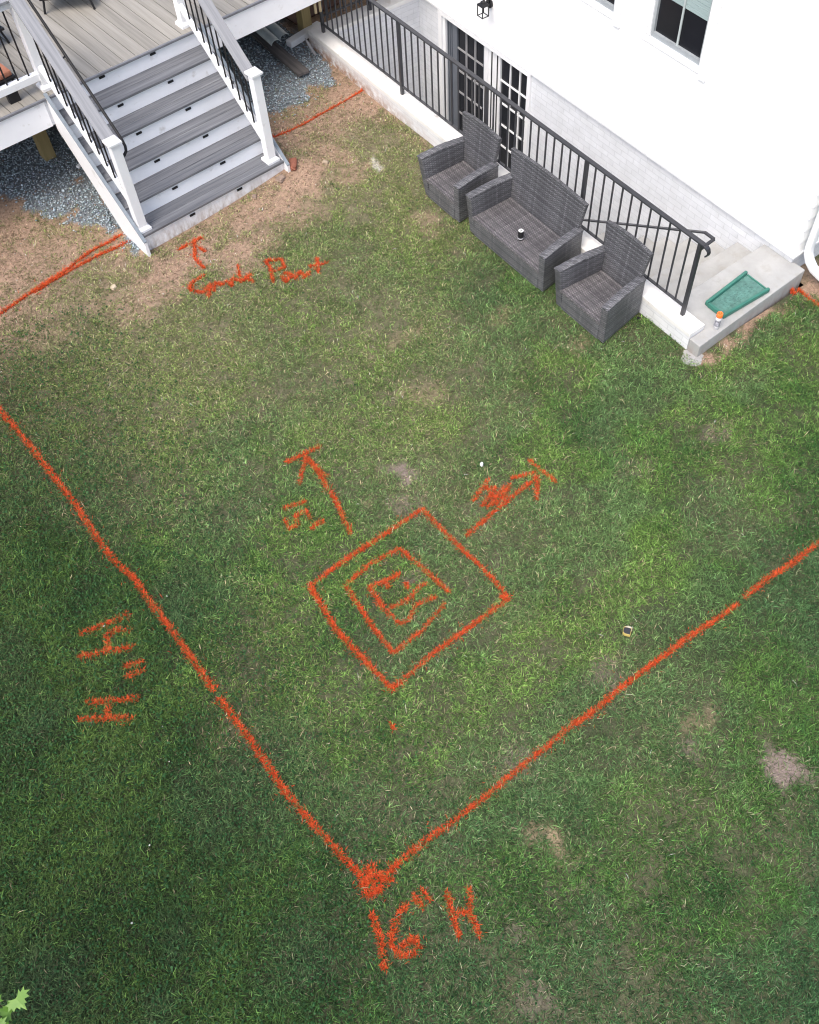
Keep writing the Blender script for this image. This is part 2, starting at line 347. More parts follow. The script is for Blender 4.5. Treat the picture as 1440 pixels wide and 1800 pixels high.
for xa, ya in ((grid_axis(xs0, xs1, .05), grid_axis(ys0, ys1, .05)), (grid_axis(xs1, 9.2, .05), grid_axis(ys0, 3.85, .05)), (grid_axis(xs1, 9.2, .2), grid_axis(10.98, 14.5, .2)), (grid_axis(7.745, 9.2, .25), grid_axis(3.85, 4.25, .2)), (grid_axis(8.1, 9.2, .25), grid_axis(4.25, 10.98, .5)),
               (np.array([-80, xs0]), np.array([-80., 80.])), (np.array([9.2, 80.]), np.array([-80., 80.])), (np.array([xs0, 9.2]), np.array([-80, ys0])), (np.array([xs0, 9.2]), np.array([14.5, 80.]))):
    x, y, F = sheet(xa, ya); VX.append(x); VY.append(y); FF.append(F+n0); n0 += len(x)
VX = np.concatenate(VX); VY = np.concatenate(VY); FF = np.concatenate(FF)
def np_mesh(name, co, faces, mat_, col=None, parent=None):
    """co (n,3), faces (m,k) all the same size, col (n,3) point colours"""
    me = bpy.data.meshes.new(name); k = faces.shape[1]
    me.vertices.add(len(co)); me.vertices.foreach_set('co', co.astype(np.float32).ravel())
    me.loops.add(faces.size); me.loops.foreach_set('vertex_index', faces.astype(np.int32).ravel())
    me.polygons.add(len(faces)); me.polygons.foreach_set('loop_start', np.arange(0, faces.size, k, dtype=np.int32))
    me.update(calc_edges=True)
    if col is not None:
        a = me.color_attributes.new('Col', 'FLOAT_COLOR', 'POINT')
        c4 = np.ones((len(co), 4), np.float32); c4[:, :3] = col; a.data.foreach_set('color', c4.ravel())
    me.materials.append(mat_)
    o = bpy.data.objects.new(name, me); SC.collection.objects.link(o)
    if parent is not None: o.parent = parent
    return o
inside = (VX >= xs0) & (VX <= 9.2) & (VY >= ys0) & (VY <= 14.5)
sc_ = soil_col(VX, VY); sc_[~inside] = (.07, .085, .035)
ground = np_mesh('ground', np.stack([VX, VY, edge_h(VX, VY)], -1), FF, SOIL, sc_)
tag(ground, kind='structure')

# ------------------------------------------------------------------ gravel
def gravel(n=26000):
    x = rng.uniform(.9, 6.03, n*3); y = rng.uniform(8.5, 13.6, n*3)
    dens = near_gravel(x, y) | (near_gravel(x+rng.normal(0, .10, n*3), y+rng.normal(0, .10, n*3)) & (rng.random(n*3) < .30))
    k = dens; x = x[k][:n]; y = y[k][:n]; n = len(x)
    base = np.array([(1, 0, 0), (-1, 0, 0), (0, 1, 0), (0, -1, 0), (0, 0, 1), (0, 0, -1)], float)
    F = np.array([(0, 2, 4), (2, 1, 4), (1, 3, 4), (3, 0, 4), (2, 0, 5), (1, 2, 5), (3, 1, 5), (0, 3, 5)])
    P = base[None]*rng.uniform(.55, 1.25, (n, 6, 1)); P += rng.normal(0, .16, (n, 6, 3))
    s = rng.uniform(.008, .019, (n, 1, 1)); P = P*s*np.array([1.1, .85, .6])
    a = rng.uniform(0, 6.28, n); ca, sa = np.cos(a)[:, None], np.sin(a)[:, None]
    tl = rng.normal(0, .5, n)[:, None]; px, py, pz = P[..., 0], P[..., 1], P[..., 2]
    py, pz = py*np.cos(tl)-pz*np.sin(tl), py*np.sin(tl)+pz*np.cos(tl)
    co = np.stack([px*ca-py*sa+x[:, None], px*sa+py*ca+y[:, None], pz+(gh(x, y)+rng.uniform(.0, .022, n))[:, None]], -1).reshape(-1, 3)
    faces = (F[None]+6*np.arange(n)[:, None, None]).reshape(-1, 3)
    v = rng.uniform(.27, .50, (n, 1))*(1+rng.normal(0, .2, (n, 1))); c = v*np.array([.84, 1.0, 1.08])+rng.normal(0, .012, (n, 3))
    wht = rng.random(n) < .05; c[wht] = (.48, .50, .50); br = rng.random(n) < .05; c[br] = (.20, .15, .12)
    m, N, L, bs = nodes('gravel_stone'); at = N.new('ShaderNodeVertexColor'); at.layer_name = 'Col'; L.new(at.outputs[0], bs.inputs['Base Color']); bs.inputs['Roughness'].default_value = .75
    o = np_mesh('gravel', co, faces, m, np.repeat(np.clip(c, .02, 1), 6, 0)); tag(o, 'blue-grey crushed stone spread under and beside the deck stairs', 'gravel', kind='stuff')
gravel()
def clods(n=9000):
    x = rng.uniform(.2, 6.0, n*3); y = rng.uniform(7.4, 11.5, n*3); sp = spots(x, y)[0]; w = np.clip(sp+ss(8.0, 9.4, y-.12*x)*.6, 0, 1)
    k = (rng.random(n*3) < w) & ~near_gravel(x, y); x, y = x[k][:n], y[k][:n]
    c, s = math.cos(STAIR_T), math.sin(STAIR_T); u = (x-STAIR_O.x)*c+(y-STAIR_O.y)*s; v = -(x-STAIR_O.x)*s+(y-STAIR_O.y)*c
    k = ~((u > -.72) & (u < 1.34) & (v > -.01)); x, y = x[k], y[k]
    x2 = np.concatenate([rng.uniform(6.1, 7.7, 500), x]); y2 = np.concatenate([rng.uniform(3.62, 3.82, 500), y]); x, y = x2, y2; n = len(x)
    base = np.array([(1, 0, 0), (-1, 0, 0), (0, 1, 0), (0, -1, 0), (0, 0, 1), (0, 0, -1)], float)
    F = np.array([(0, 2, 4), (2, 1, 4), (1, 3, 4), (3, 0, 4), (2, 0, 5), (1, 2, 5), (3, 1, 5), (0, 3, 5)])
    P = base[None]*rng.uniform(.5, 1.3, (n, 6, 1))+rng.normal(0, .2, (n, 6, 3)); sz = (.003+.011*rng.random((n, 1, 1))**3.0); P = P*sz*np.array([1.2, 1, .6])
    co = (P+np.stack([x, y, edge_h(x, y)+.002], -1)[:, None, :]).reshape(-1, 3); faces = (F[None]+6*np.arange(n)[:, None, None]).reshape(-1, 3)
    col = np.array([.30, .205, .15])*np.exp(rng.normal(0, .35, (n, 1))); pk = rng.random(n) < .06; col[pk] = (.55, .50, .44)
    o = np_mesh('soil_crumbs', co, faces, SOIL, np.repeat(np.clip(col, .02, .8), 6, 0)); tag(o, 'crumbs of reddish soil and small pebbles on the worn ground', 'soil', kind='stuff')
clods()

# ------------------------------------------------------------------ house
HX = 7.72; HY = 4.07
house = empty('house', (HX+3, HY+4, 0), 0, 'white two-storey house with lap siding above a white painted brick base', 'house')
HM = Matrix.Translation((-(HX+3), -(HY+4), 0))
def hb(mb, name, m, parent=house, **k):
    mb.v = [tuple(HM @ Vector(v)) for v in mb.v]; return mb.build(name, m, parent, **k)
# siding courses, each board leaning out at its foot; openings for the windows
WIN = [(5.805, 6.60, 1.512, 3.0), (7.09, 7.885, 1.512, 3.0), ]
def lap(mb, yA, yB, z0, z1):
    ex = .152; z = z0; i = 0
    while z < z1-.01:
        zt = min(z+ex, z1); segs = [(yA, yB)]
        for (a, b, c, d) in WIN:
            if zt > c+.01 and z < d:
                ns = []
                for s0, s1 in segs:
                    if b <= s0 or a >= s1: ns.append((s0, s1)); continue
                    if a > s0: ns.append((s0, a))
                    if b < s1: ns.append((b, s1))
                segs = ns
        for s0, s1 in segs:
            mb.hexa([(HX-.007, s0, z), (HX+.05, s0, z), (HX+.05, s1, z), (HX-.007, s1, z), (HX-.002, s0, zt), (HX+.05, s0, zt), (HX+.05, s1, zt), (HX-.002, s1, zt)])
        z += ex
mb = MB(); lap(mb, HY, 16.0, .275, 5.6)
z = .275
while z < 5.6:   # side wall
    mb.hexa([(HX+.02, HY-.014, z), (14, HY-.014, z), (14, HY+.05, z), (HX+.02, HY+.05, z), (HX+.02, HY, z+.152), (14, HY, z+.152), (14, HY+.05, z+.152), (HX+.02, HY+.05, z+.152)]); z += .152
hb(mb, 'siding', SIDING)
mb = MB().box((HX+.06, HY+.06, -1.95), (14, 16, -1.90)); mb.box((HX+.3, HY+.3, -1.9), (13.8, 15.9, 5.55)); hb(mb, 'inner_core', plain('dark_interior', (.02, .02, .022), .9))
mb = MB().box((HX-.035, HY-.03, .245), (HX+.06, 16, .272)); mb.box((HX+.06, HY-.03, .245), (14, HY+.06, .272)); hb(mb, 'drip_trim', TRIMW)
# brick base of the wall, open where the french door stands
DY0, DY1, DZ = 8.36, 10.29, .243
mb = MB().box((HX, HY+.002, -1.95), (HX+.28, DY0, .245)); mb.box((HX, DY1, -1.95), (HX+.28, 16, .245)); mb.box((HX, DY0, DZ-.0), (HX+.28, DY1, .2449)); mb.box((HX+.28, HY+.002, -.3), (14, HY+.28, .245))
hb(mb, 'brick_base', PBRICK)
mb = MB().prism([(HX-.5, HY-.5), (14.5, HY-.5), (14.5, 16.5), (HX-.5, 16.5)], 'z', 5.6, 5.7); mb.add([(HX-.5, HY-.5, 5.7), (14.5, HY-.5, 5.7), (14.5, 16.5, 5.7), (HX-.5, 16.5, 5.7), (11, HY-.5, 7.4), (11, 16.5, 7.4)], [(0, 4, 5, 3), (1, 2, 5, 4), (0, 1, 4), (3, 5, 2)])
hb(mb, 'roof', plain('asphalt_shingle', (.06, .06, .065), .9, .3, 20))
BLIND = plain('pale_blind', (.33, .42, .42), .6, .1, 3, stretch=(1, 1, 30))
for wi, (a, b, c, d) in enumerate(WIN):
    w = MB().box((HX-.03, a-.10, c-.05), (HX+.02, a, d+.1)); w.box((HX-.012, b, c-.012), (HX+.02, b+.10, d+.1)); w.box((HX-.035, a, d), (HX+.02, b, d+.1)); w.box((HX-.012, a, c-.012), (HX+.02, b, c))
    w0 = hb(w, 'window', TRIMW)
    f = MB(); fr = .045
    for (y0, y1, z0, z1) in ((a, b, c, c+fr*1.0+.012), (a, b, d-fr, d), (a, a+.028, c+fr+.02, d-fr), (b-fr, b, c+fr+.02, d-fr)): f.box((HX-.005, y0, z0), (HX+.05, y1, z1))
    hb(f, 'frame', TRIMW, w0)
    s = MB(); z0 = c+fr+.012
    for (y0, y1, z0_, z1_) in ((a+.028, b-fr, z0, z0+.055), (a+.028, a+.05, z0+.055, d-fr), (b-fr-.03, b-fr, z0+.055, d-fr)): s.box((HX+.012, y0, z0_), (HX+.05, y1, z1_))
    hb(s, 'sash', plain('sash_grey', (.33, .36, .38), .5), w0)
    hb(MB().box((HX+.022, (a+b)/2-.024, z0+.055), (HX+.0345, (a+b)/2-.002, d-fr)), 'muntin', plain('pale_muntin', (.45, .50, .50), .5), w0)
    hb(MB().box((HX+.045, a, c), (HX+.052, b, d)), 'pane', GLASS, w0)
    bl = MB(); zz = 2.02 if wi == 0 else 2.3
    while zz < d: bl.hexa([(HX+.037, a+.05, zz), (HX+.044, a+.05, zz-.004), (HX+.044, b-fr-.03, zz-.004), (HX+.037, b-fr-.03, zz), (HX+.035, a+.05, zz+.042), (HX+.041, a+.05, zz+.042), (HX+.041, b-fr-.03, zz+.042), (HX+.035, b-fr-.03, zz+.042)]); zz += .045
    hb(bl, 'blind', BLIND, w0)
# french door
FL = -1.83
door = MB().box((HX-.03, DY0-.0, FL), (HX+.07, DY0+.065, .19)); door.box((HX-.03, DY1-.075, FL), (HX+.07, DY1, .19)); door.box((HX-.035, DY0, .19), (HX+.07, DY1, DZ-.002))
door.box((HX+.0, 9.245, FL), (HX+.08, 9.325, .19)); door.box((HX+.0, 10.165, FL), (HX+.08, 10.215, .19)); door.box((HX-.02, DY0+.065, FL-.0), (HX+.2, DY1-.075, FL+.05))
dr = hb(door, 'door', TRIMW, label=None) if False else hb(door, 'door', TRIMW)
def leaf(y0, y1, gy0, gy1, m1, m2, x, name):
    zb, zt = FL+.05, .19; g0, g1 = -1.47, .150
    l = MB().box((x, y0, zb), (x+.045, gy0, zt)); l.box((x, gy1, zb), (x+.045, y1, zt)); l.box((x, gy0, zb), (x+.045, gy1, g0)); l.box((x, gy0, g1), (x+.045, gy1, zt))
    lo = hb(l, name, m1, dr)
    g = MB().box((x+.028, gy0, g0), (x+.036, gy1, g1)); hb(g, 'glass', GLASS, lo)
    mu = MB()
    for k in (1, 2): yy = gy0+(gy1-gy0)*k/3; mu.box((x+.008, yy-.010, g0), (x+.0275, yy+.010, g1))
    for k in range(1, 5): zz = g1+(g0-g1)*k/5; mu.box((x+.010, gy0, zz-.010), (x+.0265, gy1, zz+.010))
    hb(mu, 'muntin', m2, lo)
    return lo
lf = leaf(9.325, 10.165, 9.376, 9.952, SCREEN, MUNG, HX+.03, 'door_leaf')
rf = leaf(DY0+.065, 9.245, 8.43, 9.004, TRIMW, TRIMW, HX+.012, 'door_leaf')
hb(MB().box((HX+.012, 9.05, FL+.05), (HX+.0, 9.062, .18)), 'seal', BLACK, rf)
hb(MB().box((HX+.0, 9.165, FL+.05), (HX+.013, 9.178, .18)), 'seal', BLACK, dr)
hb(MB().box((HX+.005, 9.335, -.90), (HX+.03, 9.365, -.77)), 'handle', BLACK, lf, bevel=.004)
for yy in (10.05, 10.09, 10.13): hb(MB().box((HX+.022, yy, FL+.05), (HX+.03, yy+.008, .18)), 'screen_groove', plain('groove_dark', (.06, .07, .09), .6), lf)

# ------------------------------------------------------------------ sunken doorway: walls, floor, steps
WX0, WX1, WZ, WY1 = 6.05, 6.265, .232, 10.98
wall = empty('retaining_wall', (WX0, 7, 0), 0, 'low white painted brick wall around the sunken doorway with a flat cap', 'wall')
WM = (-WX0, -7, 0)
def wb_(mb, name, m, **k):
    mb.v = [(v[0]+WM[0], v[1]+WM[1], v[2]) for v in mb.v]; return mb.build(name, m, wall, **k)
mb = MB().box((WX0+.002, 3.972, -1.9), (WX1-.004, WY1, WZ-.055)); mb.box((WX1-.004, 10.76, -1.9), (HX-.002, WY1, WZ-.055)); wb_(mb, 'brick_face', PBRICKW)
mb = MB().prism([(WX0-.002, 3.97), (WX1, 3.97), (WX1, 10.755), (HX-.003, 10.755), (HX-.003, WY1+.01), (WX0-.002, WY1+.01)], 'z', WZ-.054, WZ)
wb_(mb, 'wall_cap', CAPW, bevel=.008)
st = empty('basement_steps', (6.9, 4.1, 0), 0, 'grey concrete steps going down from a broad top landing beside the house', 'steps')
def sb_(mb, name, **k):
    mb.v = [(v[0]-6.9, v[1]-4.1, v[2]) for v in mb.v]; return mb.build(name, CONCF if name == 'landing' else CONC, st, **k)
ZL = .168
mb = MB().prism([(6.055, 3.825), (7.75, 3.90), (7.75, 4.062), (HX-.004, 4.068), (HX-.004, 4.45), (WX1+.003, 4.45), (WX1+.003, 3.968), (6.055, 3.968)], 'z', -.25, ZL)
sb_(mb, 'landing', bevel=.012)
mb = MB(); yy = 4.45
for k in range(1, 10):
    mb = MB().box((WX1+.003, yy+.001, -1.95), (HX-.004, yy+.334, ZL-.199*k)); sb_(mb, 'step', bevel=.008); yy += .333
sb_(MB().box((WX1+.003, yy+.002, -1.97), (HX-.004, 10.757, FL)), 'floor_slab')
ft = MB(); random.seed(3)
ring = [(6.03+.12*math.cos(a)*random.uniform(.8, 1.15), 3.86+.11*math.sin(a)*random.uniform(.8, 1.2)) for a in [k*math.pi/6 for k in range(12)]]
ft.prism(ring, 'z', -.05, .004); tag(ft.build('concrete_spill', plain('pale_mortar', (.38, .37, .36), .95, .15, 12, .8), bevel=.004), 'rough pale mortar spill on the ground at the corner of the concrete landing', 'concrete')

# ------------------------------------------------------------------ metal railing on the wall
rl = empty('metal_railing', (6.19, 4.2, WZ), 0, 'dark grey metal picket railing standing on the white wall cap', 'railing')
def rb_(mb, name, m=RAILM, **k):
    mb.v = [(v[0]-6.19, v[1]-4.2, v[2]-WZ) for v in mb.v]; return mb.build(name, m, rl, **k)
RX = 6.185
for y in (4.215, 5.80, 7.42, 9.05, 10.80): rb_(MB().box((RX-.019, y-.019, WZ), (RX+.019, y+.019, 1.165)), 'post', bevel=.002)
rb_(MB().box((6.98-.019, 10.86-.019, WZ), (6.98+.019, 10.86+.019, 1.165)), 'post'); rb_(MB().box((7.66-.019, 10.86-.019, WZ), (7.66+.019, 10.86+.019, 1.165)), 'post')
mb = MB().box((RX-.026, 4.16, 1.166), (RX+.026, 10.84, 1.184)); mb.box((RX+.027, 10.834, 1.166), (7.70, 10.886, 1.184)); rb_(mb, 'top_rail', bevel=.003)
mb = MB(); prof = [(4.165, 1.173), (4.135, 1.170), (4.108, 1.155), (4.095, 1.128), (4.10, 1.100), (4.118, 1.082)]
for i in range(len(prof)-1): mb.bar((RX, prof[i][0], prof[i][1]), (RX, prof[i+1][0], prof[i+1][1]), .05, .014, up=(1, 0, 0)) if False else mb.hexa([(RX-.025, prof[i][0], prof[i][1]-.012), (RX+.025, prof[i][0], prof[i][1]-.012), (RX+.025, prof[i+1][0], prof[i+1][1]-.012), (RX-.025, prof[i+1][0], prof[i+1][1]-.012), (RX-.025, prof[i][0]+.006, prof[i][1]+.006), (RX+.025, prof[i][0]+.006, prof[i][1]+.006), (RX+.025, prof[i+1][0]+.006, prof[i+1][1]+.006), (RX-.025, prof[i+1][0]+.006, prof[i+1][1]+.006)])
rb_(mb, 'rail_curl')
mb = MB().box((RX-.014, 4.236, .335), (RX+.014, 10.78, .352)); mb.box((RX+.02, 10.846, .40), (7.64, 10.874, .417)); rb_(mb, 'bottom_rail')
y = 4.215+.127; BAL = None
posts_y = (4.215, 5.80, 7.42, 9.05, 10.80)
for a, b in zip(posts_y[:-1], posts_y[1:]):
    n = round((b-a)/.1275)
    for k in range(1, n):
        yk = a+(b-a)*k/n
        if BAL is None: BAL = rb_(MB().box((RX-.0075, -.0075+4.2, .352), (RX+.0075, .0075+4.2, 1.166)), 'baluster'); BAL.location = (0, yk-4.2, 0)
        else: copy_part(BAL, rl, (0, yk-4.2, 0))
for k in range(1, 12):
    xk = RX+.127*k
    if abs(xk-6.98) > .03: copy_part(BAL, rl, (xk-RX, 6.66, 0))
mb = MB(); GX_ = 6.36; pts = [(GX_, 7.3, -.53), (GX_, 4.32, 1.132), (GX_, 4.20, 1.132), (6.205, 4.212, 1.09)]
for i in range(len(pts)-1): mb.bar(pts[i], pts[i+1], .032, .014)
rb_(mb, 'grab_rail')

# ------------------------------------------------------------------ wall lantern, downspout
ln = empty('wall_lantern', (HX-.02, 9.15, .84), 0, 'black metal cage lantern on the white siding beside the basement door', 'lantern')
mb = MB(); mb.tube([(.018, .065, -.06), (-.012, .065, -.06)], .055, 20); mb.build('back_plate', BLACK, ln)
mb = MB(); mb.tube([(-.01, .06, -.04), (-.05, .04, .03), (-.11, .02, .07), (-.155, .0, .04)], .012, 8); mb.build('arm', BLACK, ln)
C0 = Vector((-.155, 0, 0)); s = .055
mb = MB().box((C0.x-s, C0.y-s, -.005), (C0.x+s, C0.y+s, .012)); mb.add([(C0.x-s, -s, .012), (C0.x+s, -s, .012), (C0.x+s, s, .012), (C0.x-s, s, .012), (C0.x, 0, .05)], [(0, 1, 4), (1, 2, 4), (2, 3, 4), (3, 0, 4)]); mb.lathe([(.035, .02), (.035, .040), (.016, .052)], (C0.x, 0, 0), 16); mb.build('hood', BLACK, ln)
mb = MB()
for a in (-1, 1):
    for b in (-1, 1): mb.box((C0.x+a*(s-.006)-.005, b*(s-.006)-.005, -.14), (C0.x+a*(s-.006)+.005, b*(s-.006)+.005, -.005))
for a in (-1, 1): mb.box((C0.x+a*(s-.006)-.0045, -s+.011, -.139), (C0.x+a*(s-.006)+.0045, s-.011, -.131)); mb.box((C0.x-s+.011, a*(s-.006)-.0045, -.139), (C0.x+s-.011, a*(s-.006)+.0045, -.131))
mb.build('cage', BLACK, ln)
ds = MB(); DX = 7.822; U = [(DX, 3.985, 5.4), (DX, 3.985, .40), (DX, 3.97, .31), (DX, 3.925, .235), (DX, 3.85, .175), (DX, 3.2, .04)]
W2 = .062
def sweep(mb, pts, hw, hh, n=10):
    rings = []
    for i, p in enumerate(pts):
        p = Vector(p); d = (Vector(pts[min(i+1, len(pts)-1)])-Vector(pts[max(i-1, 0)])).normalized(); nrm = Vector((1, 0, 0)); o = nrm.cross(d).normalized()
        rings.append([p+nrm*(hw*(abs(math.cos(t))**.5)*math.copysign(1, math.cos(t)))+o*(hh*(abs(math.sin(t))**.5)*math.copysign(1, math.sin(t))) for t in [2*math.pi*(k+.5)/n for k in range(n)]])
    vs = [v for r_ in rings for v in r_]; fs = []
    for i in range(len(pts)-1):
        for k in range(n): a = i*n+k; b = i*n+(k+1) % n; fs.append((a, b, b+n, a+n))
    fs += [tuple(range(n))[::-1], tuple((len(pts)-1)*n+k for k in range(n))]
    return mb.add(vs, fs)
sweep(ds, U, .052, .036, 16); dsr = ds.build('downspout', TRIMW, smooth=True); tag(dsr, 'white metal downspout kicking out onto the lawn at the corner of the house', 'downspout')
# ------------------------------------------------------------------ deck and its stairs (frame rotated a little against the house)
def dmb(root_empty):
    def f(mb, name, m, parent=None, **k): return mb.build(name, m, parent or root_empty, **k)
    return f
RUN, RISE, Z0 = .26, .2162, .178
DZT = Z0+5*RISE-.018 # deck top
DZT = 1.238
deck = empty('deck', STAIR_O, STAIR_T, 'raised deck of pale grey boards with a white fascia, above the gravel', 'deck')
B = dmb(deck)
mb = MB(); u = -3.0-.0524; VF = 1.30
while u < 4.4:
    mb.box((u+.004, VF-.005, DZT-.025), (u+.1524-.004, 5.6, DZT)); u += .1524
B(mb, 'deck_floor', DECK)
B(MB().box((-3.2, VF+.03, DZT-.06), (4.55, 5.7, DZT-.03)), 'gap_shade_sheet', plain('gap_shade_dark', (.03, .03, .03), .9))  # near-black sheet added below the boards, painting the shade in their gaps
B(MB().box((-3.2, VF-.035, DZT-.024), (4.55, VF-.007, DZT+.002)), 'edge_board', EDGE, bevel=.004)
mb = MB().box((-3.2, VF-.012, DZT-.325), (-.705, VF+.02, DZT-.026)); mb.box((1.34, VF-.012, DZT-.325), (4.55, VF+.02, DZT-.026)); mb.box((-.70, VF+.002, DZT-.325), (1.335, VF+.02, DZT-.026))
B(mb, 'fascia', RISER, bevel=.003)
for k in range(12): B(MB().box((-3+.62*k, VF+.03, DZT-.30), (-2.96+.62*k, 5.6, DZT-.065)), 'joist', PTWOOD)
for (a, b, w) in ((-.62, 2.2, .07), (3.30, 2.2, .07), (3.3, 4.3, .07), (-2.8, 2.2, .07)):
    p = B(MB().box((a-w, b-w, -.3), (a+w, b+w, DZT-.42)), 'support_post', PTWOOD, bevel=.004)
B(MB().box((-.68+.145, 2.16, .35), (-.40, 2.24, DZT-.42)), 'support_post', PTWOOD)
B(MB().box((-3.1, 2.1, DZT-.42), (4.5, 2.3, DZT-.305)), 'beam', PTWOOD)
# level guard rail along the deck edge, left of the stairs
def post(frame, u, v, z0, z1, parent):
    p = frame(MB().box((u-.05, v-.05, z0), (u+.05, v+.05, z1-.035)), 'post', WHITE, parent, bevel=.003)
    frame(MB().box((u-.073, v-.073, z1-.040), (u+.073, v+.073, z1-.018)).add([(u-.073, v-.073, z1-.018), (u+.073, v-.073, z1-.018), (u+.073, v+.073, z1-.018), (u-.073, v+.073, z1-.018), (u-.03, v-.03, z1), (u+.03, v-.03, z1), (u+.03, v+.03, z1), (u-.03, v+.03, z1)], [(0, 1, 5, 4), (1, 2, 6, 5), (2, 3, 7, 6), (3, 0, 4, 7), (4, 5, 6, 7)]), 'post_cap', WHITE, p)
    t = MB(); a, b = .078, .053
    for z_, h in ((z0, .05),):
        t.box((u-a, v-a, z_+.001), (u+a, v+a, z_+.03)); t.add([(u-a, v-a, z_+.03), (u+a, v-a, z_+.03), (u+a, v+a, z_+.03), (u-a, v+a, z_+.03), (u-b, v-b, z_+.055), (u+b, v-b, z_+.055), (u+b, v+b, z_+.055), (u-b, v+b, z_+.055)], [(0, 1, 5, 4), (1, 2, 6, 5), (2, 3, 7, 6), (3, 0, 4, 7), (4, 5, 6, 7)])
    frame(t, 'post_skirt', WHITE, p); return p
PV = 1.45
B(MB().box((-3.0, PV-.035, 1.35), (-.60, PV+.035, 1.425)), 'bottom_rail', WHITE, bevel=.003)
B(MB().box((-3.0, PV-.03, 2.13), (-.60, PV+.03, 2.20)), 'top_rail', WHITE, bevel=.003)
B(MB().box((-3.0, PV-.07, 2.201), (-.62, PV+.07, 2.228)), 'rail_cap', CAPG, bevel=.003)
B(MB().box((-.98-.02, PV-.03, DZT), (-.88, PV+.03, 1.349)), 'rail_support', BLACK)
b0 = None
for k in range(18):
    uu = -.70-.1235*k
    if b0 is None: b0 = B(MB().tube([(0, 0, 1.42), (0, 0, 2.14)], .0095, 8), 'baluster', BLACK); b0.location = (uu, PV, 0)
    else: copy_part(b0, deck, (uu, PV, 0))

stair = empty('deck_stairs', STAIR_O, STAIR_T, 'deck stairs with five grey treads, white risers and white-and-black side railings', 'stairs')
S = dmb(stair)
UL, UR = -.645, 1.285
for k in range(5):
    z = Z0+k*RISE; v = k*RUN
    mb = MB(); vb = v+RUN+.0
    mb.box((UL+.002, v-.03, z-.028), (UR-.002, v-.03+.140, z)); mb.box((UL+.002, v+.115, z-.028), (UR-.002, v+RUN-.001, z))
    S(mb, 'tread', TREAD, bevel=.003)
for k in range(6):
    z = Z0+k*RISE-.028; v = k*RUN; zb = z-RISE+.029 if k else -.12
    r_ = S(MB().box((UL+.001, v, zb), (UR-.001, v+.018, z-.001)), 'riser', RISER)
    for uu in (0, .651):
        zc = .1+k*RISE
        lb = MB().box((uu-.036, v-.012, zc-.012), (uu+.036, v-.0005, zc+.014)); lo = S(lb, 'step_light', BLACK, r_, bevel=.004)
ZS = lambda v: Z0+.004+.8315*(v+.03)
for nm, ua, ub in (('stringer', -.678, UL), ('stringer', UR, UR+.035)):
    va, vb = -.085, VF-.014
    poly = [(va, -.16), (va, ZS(va)), (vb, ZS(vb)), (vb, ZS(vb)-.42), (.30, -.16)]
    s_ = S(MB().prism(poly, 'x', ua, ub), nm, WHITE)
    S(MB().hexa([(ua-.004, va-.004, ZS(va)), (ub+.001, va-.004, ZS(va)), (ub+.001, vb, ZS(vb)), (ua-.004, vb, ZS(vb)), (ua-.004, va-.004, ZS(va)+.012), (ub+.001, va-.004, ZS(va)+.012), (ub+.001, vb, ZS(vb)+.012), (ua-.004, vb, ZS(vb)+.012)]), 'stringer_trim', TRIMB, s_)
ZB = lambda v: .575+(v-.29)*.8395       # foot of the balusters
ZT = lambda v: 1.272+(v-.20)*.8395      # top of the rail cap
for side, uc, sg in (('left', -.563, -1), ('right', 1.18, 1)):
    post(S, uc-.015 if sg < 0 else uc, .085, Z0, 1.315, None)
    post(S, uc-.0 if sg < 0 else uc+.02, PV, DZT, ZT(PV)-.06 if sg < 0 else ZT(PV)+.06, None)
    v0, v1 = .135, PV-.05
    def sl(mb, a, b, zf, h, va=v0, vb=v1):
        return mb.hexa([(a, va, zf(va)-h), (b, va, zf(va)-h), (b, vb, zf(vb)-h), (a, vb, zf(vb)-h), (a, va, zf(va)), (b, va, zf(va)), (b, vb, zf(vb)), (a, vb, zf(vb))])
    S(sl(MB(), uc-.026, uc+.026, ZB, .060), 'bottom_rail', WHITE)
    S(sl(MB(), uc-.028, uc+.028, lambda v: ZT(v)-.030, .06), 'top_rail', WHITE)
    S(sl(MB(), uc-.07, uc+.07, ZT, .028, v0, PV+.07), 'rail_cap', CAPG, bevel=.003)
    bb = None
    for k in range(10):
        v = .293+.1078*k
        if bb is None: bb = S(MB().tube([(0, 0, 0), (0, 0, ZT(v)-.06-ZB(v))], .0095, 8), 'baluster', BLACK); bb.location = (uc, v, ZB(v)-.004)
        else: copy_part(bb, stair, (uc, v, ZB(v)-.004))
gp = [(-.44, 1.8, 2.52), (-.44, .32, 1.325), (-.44, .17, 1.20), (-.445, .125, 1.15), (-.46, .105, 1.11), (-.49, .10, 1.08), (-.52, .10, 1.07)]
S(MB().tube(gp, .0155, 10), 'hand_pipe', BLACK, smooth=True)
S(MB().tube([(-.44, .9, 1.79), (-.50, .9, 1.76)], .008, 6), 'rail_bracket', BLACK)

